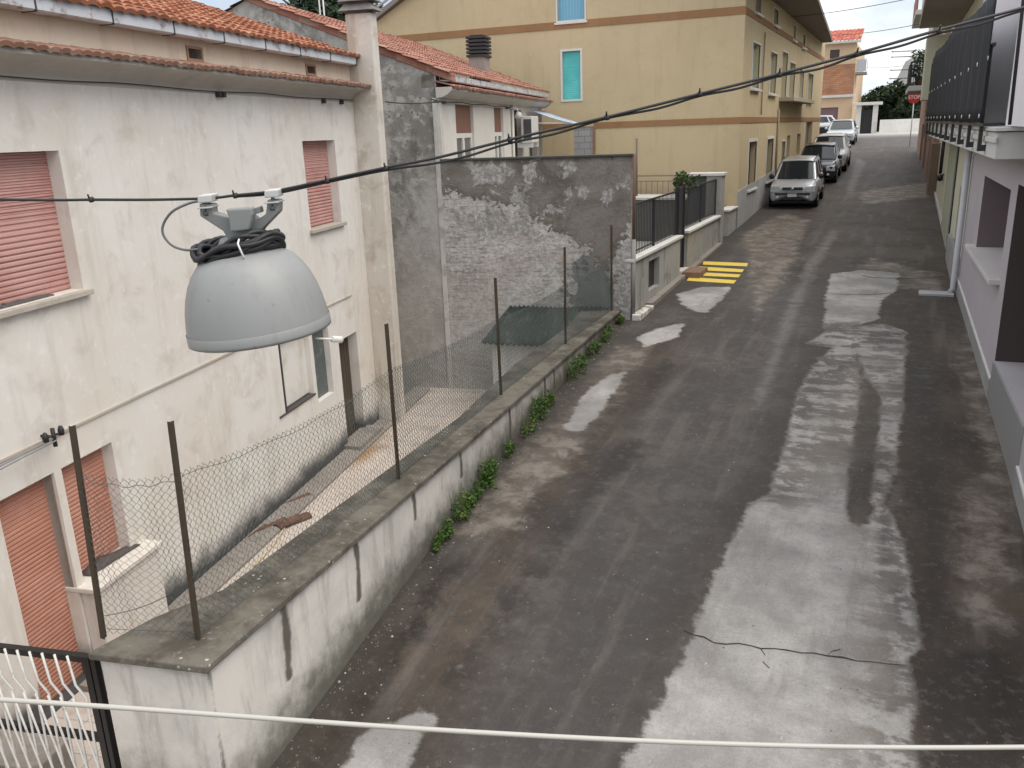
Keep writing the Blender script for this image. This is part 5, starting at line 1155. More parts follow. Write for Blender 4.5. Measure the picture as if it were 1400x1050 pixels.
# ------------------------------------------------------------------ end of the street
PF = Fr((0,80),(1,0)); X = lambda px, py: onY(px,py,80).x; Z = lambda px, py: onY(px,py,80).z
ph = thing('peach_house', 'peach house with a brick band and red tiled roof at the end of the street', 'house', (-9,80,rz(80)))
hx0, hx1 = -15.5, X(1168,110)
m = MB(PF); facade(m, hx0, hx1, -1.6, Z(1150,57), [(X(1120,150),X(1146,150),-1.05,Z(1135,147),.15),(X(1135,70),X(1148,70),Z(1140,80),Z(1140,68),.15)]); m.face([(hx1,80,-1.6),(hx1,92,-1.6),(hx1,92,6.1),(hx1,80,6.1)]); m.build('wall', plaster('peach_plaster', (.60,.45,.30), (.56,.41,.27), (.45,.33,.22), (.65,.52,.38), .3, .3), ph)
m = MB(PF); m.box(hx0,hx1,Z(1150,129),Z(1150,88),.004,.06); t = NT('brick_face'); br = t.n('ShaderNodeTexBrick'); t.put(br.inputs['Vector'], t.uv()); br.inputs['Scale'].default_value = 1; br.inputs['Brick Width'].default_value = .5; br.inputs['Row Height'].default_value = .16; br.inputs['Mortar Size'].default_value = .02
br.inputs['Color1'].default_value = (.36,.15,.08,1); br.inputs['Color2'].default_value = (.47,.24,.13,1); br.inputs['Mortar'].default_value = (.3,.17,.11,1)
m.build('brick_band', t.done(t.mix(t.math('MULTIPLY',t.ramp(t.noise(t.pos(),.8,5),.5,.7),.6), br.outputs[0], (.2,.12,.08)), .9), ph)
m = MB(PF); m.box(hx0,hx1+.2,Z(1150,133),Z(1150,129.5),.0,.3); m.build('cornice', M_COP, ph); m = MB(PF); m.box(hx0,hx1+.3,Z(1150,59.5),Z(1150,56.5),-.1,.45); m.build('eave', M_COP, ph)
m = MB(PF); m.box(X(1120,150),X(1146,150),-1.05,Z(1135,147),-.15,-.1); m.build('garage_door', simple('plum_garage', (.15,.09,.095), .5), ph)
m = MB(PF); m.box(X(1135,70),X(1148,70),Z(1140,80),Z(1140,68),-.15,-.1); m.build('window', simple('brown_shutter', (.07,.045,.04), .5), ph)
tiled_slope('roof', PF, hx0, hx1+.3, .45, Z(1150,57)+.02, -3.2, Z(1150,57)+1.15, tile_mat('red_far_tiles', (.42,.11,.08), (.5,.18,.12), (.5,.26,.18), (.2,.09,.07), .3, .5), ph, pitch=.32, row=.5, amp=.07, sub=4)
m = MB(PF); m.box(hx1,hx1+.85,Z(1178,101),Z(1178,98),-2.5,-.3); bb = m.build('balcony', M_CONCD, ph); m = MB(PF); 
for w in (-2.4,-.35): m.box(hx1+.78,hx1+.82,Z(1178,98),Z(1178,80),w-.03,w+.03)
m.box(hx1,hx1+.82,Z(1178,81),Z(1178,80),-.37,-.33); m.box(hx1+.05,hx1+.78,Z(1178,97),Z(1178,81.5),-.36,-.345); m.build('balcony_rail', simple('grey_glass_rail', (.45,.47,.5), .3), bb)
# white gate portal
po = thing('gate_portal', 'small white roofed gate portal with a dark gate beside the peach house', 'gate', (X(1186,170),79,rz(79)))
gx0, gx1 = X(1171,160), X(1200,160)
for x in (gx0, gx1-.38): m = MB(PF); m.box(x,x+.38,-1.3,Z(1186,144),.3,.9); m.build('gate_pillar', M_COP, po)
m = MB(PF); m.box(gx0-.35,gx1+.3,Z(1186,144)+.003,Z(1186,140),.1,1.2); m.build('canopy', M_COP, po, bevel=.02)
m = MB(PF); m.box(gx0+.38,gx1-.38,-1.2,Z(1186,150),.5,.56); m.build('gate_leaf', simple('black_gate', (.018,.018,.02), .4), po)
m = MB(); yv = lambda px, py, Y: onY(px,py,Y)
m.prism([(gx1+.25,78.6),(1.6,81.5),(1.6,81.8),(gx1+.25,78.9)], -1.6, -.02); o = m.build('white_wall', M_COP); tag(o, 'low white boundary wall closing the end of the street under the dark trees', 'wall')
# ------------------------------------------------------------------ foliage
def tree(name, lab, cat, x, y, z0, h, rx, rz_, mat, n=2600, size=.35, seed=1, group=None):
    rnd = random.Random(seed); o = thing(name, lab, cat, (x,y,z0), group)
    m = MB(); m.tube([(x,y,z0-.3),(x+.05,y,z0+h*.3),(x+rnd.uniform(-.2,.2),y,z0+h*.75)],[.06*rx+.05,.045*rx+.04,.02],8)
    for k in range(5):
        an = rnd.uniform(0,6.28); m.tube([(x,y,z0+h*(.25+.08*k)),(x+rx*.35*math.cos(an),y+rx*.35*math.sin(an),z0+h*(.45+.08*k)),(x+rx*.7*math.cos(an),y+rx*.7*math.sin(an),z0+h*(.55+.08*k))],[.03*rx+.02,.02*rx+.01,.01],5)
    m.build('trunk', simple('bark', (.07,.055,.04), .95), o)
    lob = [((x+rnd.uniform(-.55,.55)*rx, y+rnd.uniform(-.55,.55)*rx, z0+h-rz_+rnd.uniform(-.6,.5)*rz_), (rx*rnd.uniform(.35,.55),rx*rnd.uniform(.35,.55),rz_*rnd.uniform(.35,.55))) for _ in range(11)]
    m = MB(); leaves(m, lob, n, size, rnd); m.build('crown', mat, o); return o
for i, (px, py, Y, rx, hh, lab) in enumerate([(1240,103,88,1.9,0,'tall dark evergreen nearest the stop sign, topmost of the trees at the street end'),(1222,110,90,2.6,0,'broad dark tree behind the white wall, left of the tallest one'),(1205,122,93,2.5,0,'lower dark tree behind the white gate portal'),(1180,122,95,1.8,0,'narrow dark tree rising directly behind the white gate portal canopy'),(1252,112,86,2.0,0,'dark tree half hidden behind the stop sign at the far right')]):
    q = onY(px,py,Y); tree('evergreen_tree', lab, 'tree', q.x, Y, -1.3, q.z+1.3, rx, (q.z+1.0)*.48, M_LFD, 2600, .42, 20+i, 'dark trees at the end of the street')
q = onY(452,-10,48); tree('evergreen_tree','huge dark evergreen tree rising behind the tiled roofs at the top left','tree', q.x, 48, -2.5, q.z+4.0, 6.0, 4.6, M_LFD, 9000, .55, 41)
q = onY(412,10,52); tree('evergreen_tree','dark rounded tree left of the huge evergreen behind the roofs','tree', q.x, 52, -2.5, q.z+4.0, 4.5, 4.2, M_LFD, 6000, .55, 42)
m = MB(); f_ = onY(441,24,22)
for s, h in ((-.07,3.2),(.07,2.6)): m.tube([(f_.x+s,22,-1),(f_.x+s,22,f_.z+h)],.025,6)
o = m.build('aerial_mast', simple('galvanised_mast', (.55,.56,.56), .4, .3)); tag(o, 'pair of thin galvanised aerial masts behind the tiled roof at the top left', 'mast')
# potted bush on the terrace side
q = onY(940,250,22.2); bu = thing('potted_bush', 'small leafy bush in a pot behind the railings of the garden wall', 'plant', (q.x,22.2,-3.35))
m = MB(); m.lathe((q.x,22.2,-3.35),(0,0,1),[(0,0),(.16,0),(.22,.4),(.24,.4),(.24,.45),(.2,.45),(0,.42)],16); m.build('pot', simple('clay_pot', (.3,.16,.1), .9), bu)
m = MB(); rnd = random.Random(3); m.tube([(q.x,22.2,-2.95),(q.x+.03,22.2,q.z+.1)],.03,6); m.build('stem', simple('bush_stem', (.09,.07,.05), .9), bu)
m = MB(); leaves(m, [((q.x+rnd.uniform(-.28,.28),22.2+rnd.uniform(-.2,.2),q.z+rnd.uniform(-.18,.2)),(.17,.17,.15)) for _ in range(9)], 520, .11, rnd); m.build('foliage', M_LFM, bu)
# weeds along the foot of the street wall
WD = [(600,748,.13),(608,738,.14),(630,704,.2),(640,690,.12),(656,670,.25),(664,656,.2),(697,622,.16),(722,592,.24),(740,572,.25),(750,556,.14),(785,516,.24),(797,500,.14),(812,484,.26),(829,464,.22),(846,442,.12)]
for i, (px, py, r_) in enumerate(WD):
    q = onroad(px,py); u = WL.loc(q)[0]; b = WL.P(u, rz(q.y), .08); rnd = random.Random(60+i); r_ *= rnd.uniform(.75, 1.15)
    m = MB(); lob = [(b+WL.U*rnd.uniform(-1.0,1.0)*r_+WL.W*rnd.uniform(-.1,.35)*r_+Vector((0,0,rnd.uniform(.1,1.15)*r_)), (r_*rnd.uniform(.2,.5),r_*.26,r_*rnd.uniform(.25,.5))) for _ in range(9)]
    leaves(m, lob, rnd.randint(170,420), .042, rnd, 1.1)
    for k in range(14):
        a = b+WL.U*rnd.uniform(-1,1)*r_; m.tube([a, a+Vector((rnd.uniform(-.08,.08),rnd.uniform(-.05,.1),r_*rnd.uniform(.5,1.7)))], .0028, 3, caps=False)
    o = m.build('weed_clump', M_LFG)
    lab = 'weed clump at the wall foot, '+['first one, nearest the camera','small second one from the near end','third from the near end','tall fourth from the near end','fifth, beside a wall streak','sixth from the near end','seventh, below the middle fence post','eighth from the near end','seventh from the far end','sixth from the far end','fifth from the far end','tall fourth from the far end','third from the far end','second from the far end','last one, beside the drainpipe'][i]
    tag(o, lab, 'weeds', 'weeds along the foot of the street wall')
# ------------------------------------------------------------------ cars
def paint(name, col, metal=.0, rough=.28):
    t = NT(name); n = t.noise(t.obj(), 3, 4); t.b.inputs['Coat Weight'].default_value = .6; t.b.inputs['Coat Roughness'].default_value = .08
    return t.done(t.mix(n, tuple(c*.93 for c in col), tuple(min(1,c*1.05) for c in col)), rough, metal)
M_TYRE = simple('tyre_rubber', (.022,.022,.022), .85); M_RIM = simple('alloy_rim', (.42,.43,.44), .35, .6); M_TRIM = simple('black_trim', (.02,.02,.022), .5)
t = NT('car_glass'); M_CGL = t.done((.018,.022,.025), .06, 0, .9)
t = NT('lamp_glass'); M_LGL = t.done((.55,.58,.6), .12, .3, .8)
M_PLATE = simple('number_plate', (.62,.63,.62), .5); M_PBLUE = simple('plate_blue', (.05,.12,.4), .5); M_RED = simple('tail_red', (.3,.015,.012), .2)
M_CHR = simple('badge_chrome', (.6,.6,.62), .25, .8)
def lerp(a, b, t): return a+(b-a)*t
def car(name, lab, col, pos, yaw, Lc, Wc, Hc, hood, belt, nose, rearslope=.32, rake=.62, group=None, mono=.0, roofrail=False):
    """front at y=0 looking to -y, local x right; loft body, cabin, wheels"""
    root = thing(name, lab, 'car', pos, group); root.rotation_euler = (0,0,yaw)
    ORG[root.name] = Vector((0,0,0)); w = Wc/2
    zb = .22
    st = [(0.0,.80,nose-.10,.24),(.06,.90,nose-.03,.21),(.22,.965,nose+.03,.22),(.5,.985,lerp(nose,belt,.45)+.03,.2),(hood,1.0,belt-.02,.2),(hood+.5,1.0,belt+.0,.2),(Lc*.6,1.0,belt+.02,.2),(Lc-.55,.985,belt+.04,.2),(Lc-.16,.95,belt+.02,.24),(Lc-.03,.90,belt-.06,.30),(Lc,.80,belt-.2,.36)]
    m = MB(); rows = []
    for y, k, zt, z0 in st:
        ww = w*k; h = zt-z0
        half = [(ww*.86,z0),(ww*.97,z0+h*.12),(ww*.995,z0+h*.35),(ww*1.0,z0+h*.58),(ww*.97,z0+h*.84),(ww*.90,zt-.015),(ww*.70,zt+.012),(0,zt+.03)]
        rows.append([Vector((-x,y,z)) for x, z in half]+[Vector((x,y,z)) for x, z in reversed(half[:-1])])
    m.grid(rows, True)
    n = len(rows[0])
    m.face(list(reversed(rows[0])), True); m.face(rows[-1], True)
    m.face([rows[i][0] for i in range(len(rows))]+[rows[i][-1] for i in reversed(range(len(rows)))], False)
    # cabin
    y0, y1, y2, y3 = hood-.06-mono, hood+rake, Lc-.42-rearslope*.4, Lc-.10
    zb_ = belt-.03; zr = Hc-.05; wb, wt = w*.90, w*.72
    A = [Vector((-wb,y0,zb_)),Vector((wb,y0,zb_)),Vector((wb,y3,zb_+.03)),Vector((-wb,y3,zb_+.03))]
    B = [Vector((-wt,y1,zr)),Vector((wt,y1,zr)),Vector((wt,y2,zr-.01)),Vector((-wt,y2,zr-.01))]
    m.build('body', col, root, weld=True, fixn=True)
    body = [o for o in root.children][-1]; md = body.modifiers.new('s','SUBSURF'); md.levels = 1; md.render_levels = 2
    m = MB(); m.hexa(A+B); cabin = m.build('cabin', col, root, bevel=.05)
    m = MB(); rr = []
    for i in range(7):
        y = lerp(y1-.08, y2+.06, i/6); zz = zr+.005+.045*math.sin(math.pi*(.12+.76*i/6)); rr.append([Vector((wt*1.0*k/4, y, zz-.03*(k/4)**2-(.02 if abs(k)==4 else 0))) for k in range(-4,5)])
    m.grid(rr, True); m.build('roof', col, root, solid=.03)
    def panel(nm, p00, p10, p11, p01, mu, mv0, mv1, mat=M_CGL, off=.012, parent=None):
        nrm = (p10-p00).cross(p01-p00).normalized()
        q = lambda u, v: lerp(lerp(p00,p10,u), lerp(p01,p11,u), v)+nrm*off
        mm = MB(); k = 6; mm.grid([[q(lerp(mu,1-mu,i/k), lerp(mv0,1-mv1,j/3))+nrm*.02*math.sin(math.pi*i/k) for i in range(k+1)] for j in range(4)], True)
        return mm.build(nm, mat, parent or root)
    panel('windscreen', A[0],A[1],B[1],B[0], .07, .06, .06)
    panel('rear_window', A[2],A[3],B[3],B[2], .10, .25, .08)
    for (a, b, c, d) in ((A[1],A[2],B[2],B[1]),(A[3],A[0],B[0],B[3])):
        def sub(s0, s1): return (lerp(a,b,s0),lerp(a,b,s1),lerp(d,c,s1),lerp(d,c,s0))
        p = sub(.10,.47); panel('side_window', *p, .03, .14, .10); p = sub(.50,.80); panel('side_window', *p, .03, .14, .10)
        p = sub(.83,.95); panel('side_window', *p, .03, .2, .14)
    for s in (-1, 1):
        for y in (.72, Lc-.70):
            mm = MB(); mm.lathe((s*(w-.20),y,.31),(s,0,0),[(.20,0),(.29,0),(.312,.03),(.312,.16),(.295,.195),(.21,.20),(.20,.185)],28); wh = mm.build('wheel', M_TYRE, root)
            mm = MB(); mm.lathe((s*(w-.20),y,.31),(s,0,0),[(.205,.185),(.19,.175),(.06,.17),(.05,.19),(0,.19)],28)
            for k in range(5):
                an = k*2*math.pi/5; c_ = Vector((s*(w-.018),y,.31)); dv = Vector((0,math.cos(an),math.sin(an))); mm.tube([c_, c_+dv*.195], [.03,.024], 6)
            mm.build('rim', M_RIM, wh)
            mm = MB(); mm.lathe((s*(w-.02),y,.33),(s,0,0),[(.30,.0),(.36,.0),(.375,.026),(.30,.028)],28); mm.build('wheel_arch', M_TRIM, root)
        # mirrors
        mm = MB(); mm.lathe((s*(w+.03),hood+.22,belt+.07),(s*.3,-1,0),[(0,-.06),(.07,-.05),(.10,.0),(.085,.05),(0,.07)],12); mi = mm.build('mirror', col if not mono else M_TRIM, root)
        # headlights
        xi, xo = s*w*.52, s*w*.93
        mm = MB(); mm.hexa([(xi,-.03,nose-.27),(xo,.03,nose-.27),(xo,.30,nose-.2),(xi,.2,nose-.2),(xi,.0,nose-.08),(xo*.98,.08,nose-.05),(xo*.98,.34,nose+.0),(xi,.24,nose-.02)]); 
        mm.build('headlight', M_LGL, root, bevel=.02, fixn=True)
        mm = MB(); mm.wbox(s*w*.66-.09, s*w*.66+.09, Lc-.12, Lc-.0, belt-.28, belt+.0); mm.build('tail_light', M_RED, root, bevel=.02)
        mm = MB(); mm.lathe((s*w*.62,-.012,.40),(0,-1,0),[(.06,0),(.055,.012),(0,.012)],14); mm.build('fog_lamp', M_LGL, root)
        mm = MB(); mm.wbox(s*w*.45-.22, s*w*.45+.22, -.028, .12, .50, .565); mm.build('bumper_strip', M_TRIM, root, bevel=.01)
        mm = MB()
        for yy in (hood+.95,): mm.wbox(s*(w+.004)-.012, s*(w+.004)+.012, yy, yy+.16, belt-.17, belt-.135)
        mm.build('door_handle', M_TRIM, root)
        mm = MB(); mm.wbox(s*(w-.0)-.012, s*(w-.0)+.012, 1.1, Lc-1.1, .48, .54); mm.build('side_strip', M_TRIM, root)
        if roofrail: mm = MB(); mm.tube([(s*wt*.95,y1+.1,zr+.06),(s*wt*.95,y2-.1,zr+.06)],.018,6); mm.build('roof_rail', M_TRIM, root)
    mm = MB(); mm.wbox(-w*.42, w*.42, -.015, .12, nose-.20, nose-.10); g = mm.build('grille', M_TRIM, root, bevel=.015)
    mm = MB()
    for k in range(3): mm.wbox(-w*.40, w*.40, -.021, -.014, nose-.185+k*.028, nose-.178+k*.028)
    mm.build('grille_bar', simple('grille_grey', (.12,.12,.125), .4, .4), g)
    mm = MB(); mm.lathe((0,-.02,nose-.15),(0,-1,0),[(.055,0),(.05,.012),(0,.016)],18); mm.build('badge', M_CHR, g)
    mm = MB(); mm.wbox(-w*.45, w*.45, -.02, .1, .31, .40); mm.build('air_intake', M_TRIM, root, bevel=.015)
    mm = MB(); mm.wbox(-.18, .18, -.035, -.02, .43, .525); pl = mm.build('number_plate', M_PLATE, root); mm = MB(); mm.wbox(-.18,-.155,-.037,-.0352,.432,.523); mm.wbox(.155,.18,-.037,-.0352,.432,.523); mm.build('plate_edge', M_PBLUE, pl)
    mm = MB(); mm.tube([(-.2,y0+.05,zb_+.035),(.25,y0+.13,zb_+.10)],.012,5); mm.tube([(.1,y0+.05,zb_+.035),(.5,y0+.15,zb_+.10)],.012,5); mm.build('wiper', M_TRIM, root)
    mm = MB(); mm.wbox(-w*.86, w*.86, .25, Lc-.25, .17, .26); mm.build('underbody', M_TRIM, root)
    return root
def cpos(px, py, dy=0):
    q = onroad(px, py); y = q.y+dy; k = y/q.y; return Vector((q.x*k, y, rz(y)))
SLOPE = lambda y: math.atan2(rz(y+3.5)-rz(y), 3.5)
CARS = [
 ('silver small car with black bumper strips parked first in the row by the ochre house', paint('silver_paint', (.50,.51,.53), .35, .3), (1082,286), 0, 3.55, 1.64, 1.58, .78, .96, .86, .2, .62, .10, True),
 ('dark blue black hatchback parked second in the row behind the silver small car', paint('midnight_paint', (.028,.033,.045), .3, .25), (1113,252), 0, 3.9, 1.70, 1.50, 1.05, .94, .80, .3, .66, 0, False),
 ('white crossover car parked third in the row behind the dark hatchback', paint('white_paint', (.66,.66,.66), 0, .3), (1128,236), 0, 4.25, 1.80, 1.58, 1.10, 1.0, .88, .35, .72, 0, False),
 ('pale blue silver hatchback parked last of the row, alone near the street end', paint('ice_silver_paint', (.47,.51,.53), .35, .3), (1147,199), 0, 4.2, 1.82, 1.50, 1.12, .95, .80, .5, .78, 0, False)]
for lab, col, px, yw, Lc, Wc, Hc, hood, belt, nose, rs, rake, mono, rail in CARS:
    p_ = cpos(*px); r_ = car('parked_car', lab, col, p_, yw, Lc, Wc, Hc, hood, belt, nose, rs, rake, 'cars parked along the ochre house', mono, rail)
    r_.rotation_euler = (SLOPE(p_.y), 0, rad(yw+1.0)); 
p_ = cpos(1124,177); p_ = Vector((p_.x-2.9,p_.y,p_.z+.25))
r_ = car('parked_car', 'white car parked crosswise before the plum garage door of the peach house', CARS[2][1], p_, rad(90), 4.2, 1.78, 1.52, 1.1, .96, .82, .4, .7, 'cars parked along the ochre house'); r_.rotation_euler = (0,0,rad(-82)); r_.location = Vector((-9.6, 71.5, rz(71.5)+.1))
bi = thing('wheelie_bin', 'dark wheeled rubbish bin standing between the parked cars and the house corner', 'bin', cpos(1124,196)); b_ = Vector(bi.location)
m = MB(); s_ = .3; m.hexa([b_+Vector(v) for v in ((-.24,-.28,.05),(.24,-.28,.05),(.24,.28,.05),(-.24,.28,.05),(-.3,-.36,1.0),(.3,-.36,1.0),(.3,.36,1.0),(-.3,.36,1.0))]); m.build('bin_body', simple('bin_plastic', (.03,.035,.045), .5), bi, bevel=.02)
m = MB(); m.hexa([b_+Vector(v) for v in ((-.32,-.4,1.0),(.32,-.4,1.0),(.32,.4,1.0),(-.32,.4,1.0),(-.28,-.34,1.08),(.28,-.34,1.08),(.28,.38,1.1),(-.28,.38,1.1))]); m.build('bin_lid', simple('bin_lid_plastic', (.025,.03,.04), .4), bi, bevel=.02)
m = MB(); 
for x in (-.24,.24): m.lathe(b_+Vector((x,.32,.1)),(1,0,0),[(0,-.03),(.1,-.03),(.1,.03),(0,.03)],14)
m.build('bin_wheels', M_TYRE, bi)
# ------------------------------------------------------------------ suspended street lamp and the cables
lampd = onY(330,330,2.30)
SP = Fr((lampd.x,lampd.y),(math.cos(rad(25)),math.sin(rad(25))))     # the vertical plane of the span across the street
CB = lambda px, py: SP.P(*SP.uv(px, py)); KM = (CB(375,265)-CB(287,275)).length/math.hypot(88,10)     # metres per photo pixel at the lamp
ln = thing('hanging_street_lamp', 'grey dome street lamp hanging from the black cables across the street', 'street lamp', CB(331,270))
t = NT('grey_lamp_paint'); p_o = t.pos(); M_GLP = t.done(t.mix(t.math('MULTIPLY', t.ramp(t.noise(t.map(p_o, (9,9,1.2)), 2.2, 6, .7), .5, .72), .35), t.mix(t.ramp(t.noise(p_o, 26, 5, .7), .62, .7), (.262,.268,.266), (.20,.20,.195)), (.18,.18,.172)), .48, .05)
M_GLB = simple('grey_cast_bracket', (.19,.20,.195), .5, .1, .08, 5)
# local axes at the lamp: ex along the picture's right, ez up along the dome axis, ey toward the viewer
vd = (-lampd).normalized(); vd = Vector((vd.x, vd.y, 0)).normalized()
top = CB(331,334); rimc = CB(356.5,453); ez = (top-rimc).normalized()
ez = (ez + vd*.02).normalized(); ex = (CB(451.5,445.5)-CB(260.8,462.8)); Rr = ex.length/2*.985; ex = (ex-ez*ex.dot(ez)).normalized(); ey = ez.cross(ex)
if ey.dot(vd) < 0: ey = -ey
D = lambda x, y, z: rimc+ex*x+ey*y+ez*z
Hd = (top-rimc).length
prof = [(0,.98*Hd),(.30*Rr,.975*Hd),(.36*Rr,.955*Hd),(.53*Rr,.905*Hd),(.66*Rr,.83*Hd),(.76*Rr,.735*Hd),(.845*Rr,.615*Hd),(.91*Rr,.475*Hd),(.955*Rr,.33*Hd),(.985*Rr,.17*Hd),(.995*Rr,.06*Hd),(1.0*Rr,.015*Hd),(1.0*Rr,.0),(.99*Rr,-.006),(.975*Rr,.0),(.965*Rr,.1*Hd),(.90*Rr,.4*Hd),(.7*Rr,.7*Hd),(.3*Rr,.85*Hd),(0,.86*Hd)]
m = MB(); m.lathe(rimc, ez, prof, 56); m.build('lamp_shade', M_GLP, ln)
m = MB(); m.lathe(rimc, ez, [(.998*Rr,.035),(1.003*Rr,.033),(1.006*Rr,.006),(1.004*Rr,-.004),(.99*Rr,-.004)], 56); m.build('rim_band', M_GLP, ln)
m = MB(); m.lathe(rimc, ez, [(.0,.05*Hd),(.93*Rr,.05*Hd),(.94*Rr,.03*Hd),(0,-.02*Hd)], 40); t = NT('lamp_lens'); m.build('lens', t.done((.5,.52,.53), .15, 0, .6), ln)
# neck and gear box
m = MB(); m.lathe(rimc+ez*(.93*Hd), ez, [(0,0),(.36*Rr,0),(.36*Rr,.022),(.30*Rr,.04),(.27*Rr,.052),(0,.052)], 32); m.build('neck', M_GLB, ln)
B = lambda px, py, d=0.0: CB(px,py)+ey*d
def plate(pts, d0, d1, name, mat, parent, bev=.004):
    mm = MB(); n = len(pts); a = [B(*q, d0) for q in pts]; b = [B(*q, d1) for q in pts]
    mm.v += a+b; mm.f += [tuple(range(n)), tuple(range(2*n-1, n-1, -1))]+[(i+n, (i+1)%n+n, (i+1)%n, i) for i in range(n)]; mm.sm += [False]*(n+2)
    return mm.build(name, mat, parent, bevel=bev, fixn=True)
# the Y shaped casting
plate([(277,277),(295,278),(296,290),(318,296),(330,292),(346,292),(355,299),(367,291),(369,272),(385,272),(385,288),(362,312),(358,322),(345,328),(316,326),(309,314),(278,294)], -.02, .035, 'bracket', M_GLB, ln)
plate([(317,283),(352,281),(354,290),(349,311),(324,314),(321,292)], .03, .075, 'gear_box', simple('gear_box_grey', (.225,.235,.23), .45, .1, .06, 6), ln, .006)
plate([(352,283),(359,281),(361,289),(354,291)], .0, .045, 'bolt', M_GLB, ln, .002)
for (x, y) in ((286,270),(376,263)):
    cl = plate([(x-10,y-4),(x+9,y-5.5),(x+9,y+5),(x-10,y+6)], -.03, .045, 'cable_clamp', simple('light_clamp', (.52,.52,.51), .5, .1, .05, 5), ln, .004)
    plate([(x-10,y+12),(x+10,y+10.5),(x+10,y+12.5),(x-10,y+14)], -.03, .05, 'clamp_bar', simple('light_clamp_bar', (.5,.5,.5), .4, .2), cl, .001)
    mm = MB(); mm.tube([B(x,y+4,.03),B(x,y+20,.03)],.006,8); mm.tube([B(x,y+18,.03),B(x,y+23,.03)],.011,6); mm.build('clamp_bolt', simple('dark_bolt', (.12,.12,.115), .5, .4), cl)
# coil of black cable tied round the neck
rnd = random.Random(11); m = MB(); n = 9*40; pts = []
c0, cA, cB_ = CB(327,338), (CB(386,322)-CB(268,350))*.5, ey
upv = ez
for k in range(n):
    a = 2*math.pi*k/40; lap = k/40
    ph = .25*math.sin(lap*5.1)
    r_ = 1-.10*math.sin(lap*2.3)-.045*(lap%3)
    pts.append(c0+cA*math.cos(a)*r_*.98+ey*(.125*math.sin(a)*r_)+upv*(.014*math.sin(a*2+ph)+.022*(math.sin(lap*4.4))+ .010*math.sin(lap*9+a*3)))
m.tube(pts, .0095, 8); m.build('cable_coil', simple('coil_black', (.012,.012,.014), .5), ln)
m = MB(); q = B(344,332,.0)+ey*.135; m.tube([q+ez*.03-ey*.01+ex*.0, q+ez*.018+ey*.012, q-ez*.02+ey*.012+ex*.008, q-ez*.045-ey*.01+ex*.012], .0035, 6); m.build('cable_tie', simple('white_tie_strip', (.7,.7,.68), .5), ln)
# loop of feed cable on the left of the lamp
def smooth(pts, k=8):
    out = []; n = len(pts)
    for i in range(n-1):
        p0, p1, p2, p3 = pts[max(i-1,0)], pts[i], pts[i+1], pts[min(i+2,n-1)]
        for j in range(k):
            t_ = j/k; out.append(.5*((2*p1)+(p2-p0)*t_+(2*p0-5*p1+4*p2-p3)*t_*t_+(3*p1-p0-3*p2+p3)*t_**3))
    return out+[pts[-1]]
m = MB(); m.tube(smooth([B(*q, .03) for q in [(280,273),(262,277),(240,288),(228,305),(228,320),(240,334),(258,340),(275,339)]]), .0045, 8); m.build('feed_cable', simple('grey_feed', (.13,.13,.13), .5), ln)
# span cables
M_SPN = simple('span_cable', (.022,.021,.021), .55)
k1 = [CB(*q) for q in [(-330,268),(-120,271),(60,273.5),(125,273),(210,273),(285,271),(322,267),(376,261),(448,246),(528,229),(600,215),(700,190),(830,160),(958,128),(1066,101),(1172,73),(1280,42),(1390,13)]]+[CB(1520,-25)]
m = MB(); m.tube(smooth(k1,6), .0048, 8); o = m.build('span_cable', M_SPN); tag(o, 'upper black span cable carrying the dome lamp across the street', 'cable')
k2 = [CB(*q)+Vector((0,.006,0)) for q in [(322,269),(376,264.5),(448,249),(528,232.5),(590,224),(640,213),(695,196),(760,182.5),(828,162),(900,148),(957,131),(1010,120.5),(1066,103.5),(1120,94),(1172,76),(1230,63),(1285,45),(1340,33),(1392,16)]]+[CB(1520,-20)]
m = MB(); m.tube(smooth(k2,6), .004, 8); o = m.build('feed_cable', M_SPN); tag(o, 'thinner black cable lashed below the upper span cable right of the dome lamp', 'cable')
for (x, y) in ((125,273),(322,267.5),(448,247.5),(528,230.5),(697,191),(830,160.5),(957,129),(1066,102),(1172,74),(1284,43)):
    q = CB(x,y); m = MB(); dx = Vector((1,0,.25)).normalized()
    m.lathe(q-dx*.008, dx, [(.004,0),(.0095,.002),(.0095,.014),(.004,.016)], 10); m.tube([q+Vector((0,-.008,.006)),q+Vector((.002,-.013,.019))],.0032,5)
    o = m.build('cable_tie', M_SPN); tag(o, 'black tie binding the span cables, '+{125:'alone on the left half of the cable',322:'between the two clamps of the lamp',448:'in front of the narrow pink shutter',528:'in front of the grey gable edge',697:'in front of the white house downpipe',830:'above the right part of the peeling wall',957:'in front of the middle of the ochre gable',1066:'in front of the ochre street front',1172:'in front of the peach house edge',1284:'in front of the top right balconies'}[x], 'cable tie', 'ties along the span cables')
# white plastic coated clothes line close to the camera
pts = [(-120,950.5),(0,956.5),(200,970),(420,986),(640,1000.5),(860,1012),(1060,1019),(1230,1022),(1400,1021.5),(1560,1019)]
fw0 = Vector((fw.x, fw.y, 0)).normalized()
def onfw(px, py, d): r = R(px, py); return r*(d/r.dot(fw0))
m = MB(); m.tube(smooth([onfw(x,y,.80) for x, y in pts],8), .0028, 10); o = m.build('clothes_line', simple('white_plastic_line', (.43,.42,.38), .45, 0, .05, 4)); tag(o, 'taut white plastic coated clothes line stretched close across the bottom of the view', 'clothes line')
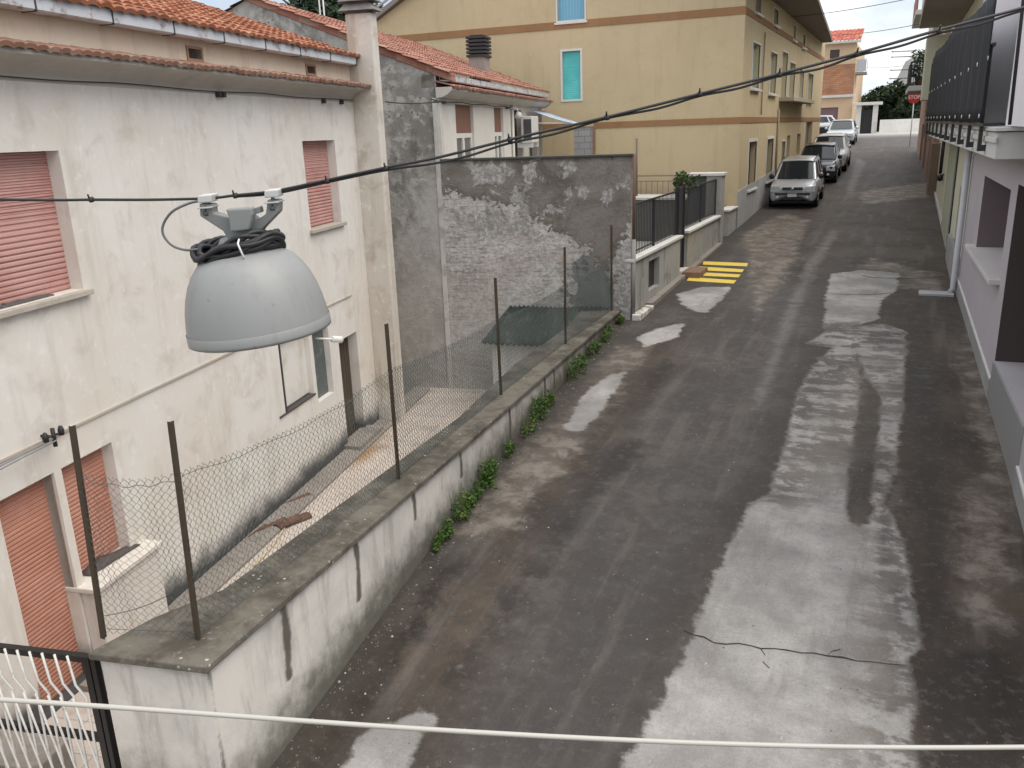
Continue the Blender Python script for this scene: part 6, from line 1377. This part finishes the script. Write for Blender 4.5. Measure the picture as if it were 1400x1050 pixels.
# thin far wires
def wire(name, a, b, sag, r_, lab, mat=M_CAB):
    mm = MB(); mm.tube([a.lerp(b, k/24)-Vector((0,0,sag*4*(k/24)*(1-k/24))) for k in range(25)], r_, 5); o = mm.build(name, mat); return tag(o, lab, 'wire')
wire('overhead_wire', onY(1058,25,38), onY(1262,-6,34), .1, .012, 'thin overhead wire across the sky, topmost of the far ones')
wire('overhead_wire', onY(1112,48,50), onY(1270,30,36), .15, .012, 'thin overhead wire across the sky, second from the top')
wire('overhead_wire', onY(1183,92,78), onY(1262,86,45), .1, .014, 'thin overhead wire from the peach house balcony to the small balconies on the right', simple('pale_wire', (.4,.41,.43), .5))
wire('house_wire', onY(-20,15,5.5), onY(150,11,9.5), .0, .006, 'pale thin wire running in front of the gutter at the top left corner', simple('pale_grey_wire', (.5,.49,.47), .5))
wire('gable_wire', H2.P(-.3,.62,.1), H1.P(1.1,.58,.62), .03, .012, 'dark cable spanning the stained grey gable between the chimney and the white house')

# grit and dead leaves gathered in the gutter at the foot of the street wall
rnd = random.Random(5); m = MB()
for k in range(620):
    u = rnd.uniform(-.5, WLEN); d_ = abs(rnd.gauss(0, .16))+.02; q = WL.P(u, 0, d_); q.z = rz(q.y)
    r_ = rnd.uniform(.005,.016)*(1.6 if rnd.random() < .06 else 1); a = rnd.uniform(0,6.28)
    c_, s_ = math.cos(a)*r_, math.sin(a)*r_; h = r_*rnd.uniform(.35,.9)
    m.hexa([q+Vector((c_,s_,-.002)),q+Vector((-s_,c_,-.002)),q+Vector((-c_*1.3,-s_,-.002)),q+Vector((s_,-c_*.8,-.002)),q+Vector((c_*.6,s_*.6,h)),q+Vector((-s_*.6,c_*.6,h)),q+Vector((-c_*.7,-s_*.6,h*.8)),q+Vector((s_*.6,-c_*.6,h))])
for k in range(260):
    q = Vector((rnd.uniform(-4.2,1.2), 3.2+rnd.random()**1.6*12, 0)); 
    if q.x < left_edge(q.y)+.1: continue
    q.z = rz(q.y); r_ = rnd.uniform(.003,.010); a = rnd.uniform(0,6.28); c_, s_ = math.cos(a)*r_, math.sin(a)*r_
    m.hexa([q+Vector((c_,s_,-.002)),q+Vector((-s_,c_,-.002)),q+Vector((-c_,-s_,-.002)),q+Vector((s_,-c_,-.002)),q+Vector((c_*.6,s_*.6,r_*.7)),q+Vector((-s_*.6,c_*.6,r_*.7)),q+Vector((-c_*.6,-s_*.6,r_*.6)),q+Vector((s_*.6,-c_*.6,r_*.7))])
t = NT('grit'); g_ = t.n('ShaderNodeNewGeometry'); r0 = g_.outputs['Random Per Island']
o = m.build('gravel', t.done(t.mix(t.ramp(r0, .8, 1.0), t.mix(t.ramp(r0, 0, .3), (.05,.04,.03), (.16,.135,.11)), (.45,.43,.39)), .9)); tag(o, 'scattered grit and pebbles on the asphalt and along the foot of the low wall', 'gravel', kind='stuff')
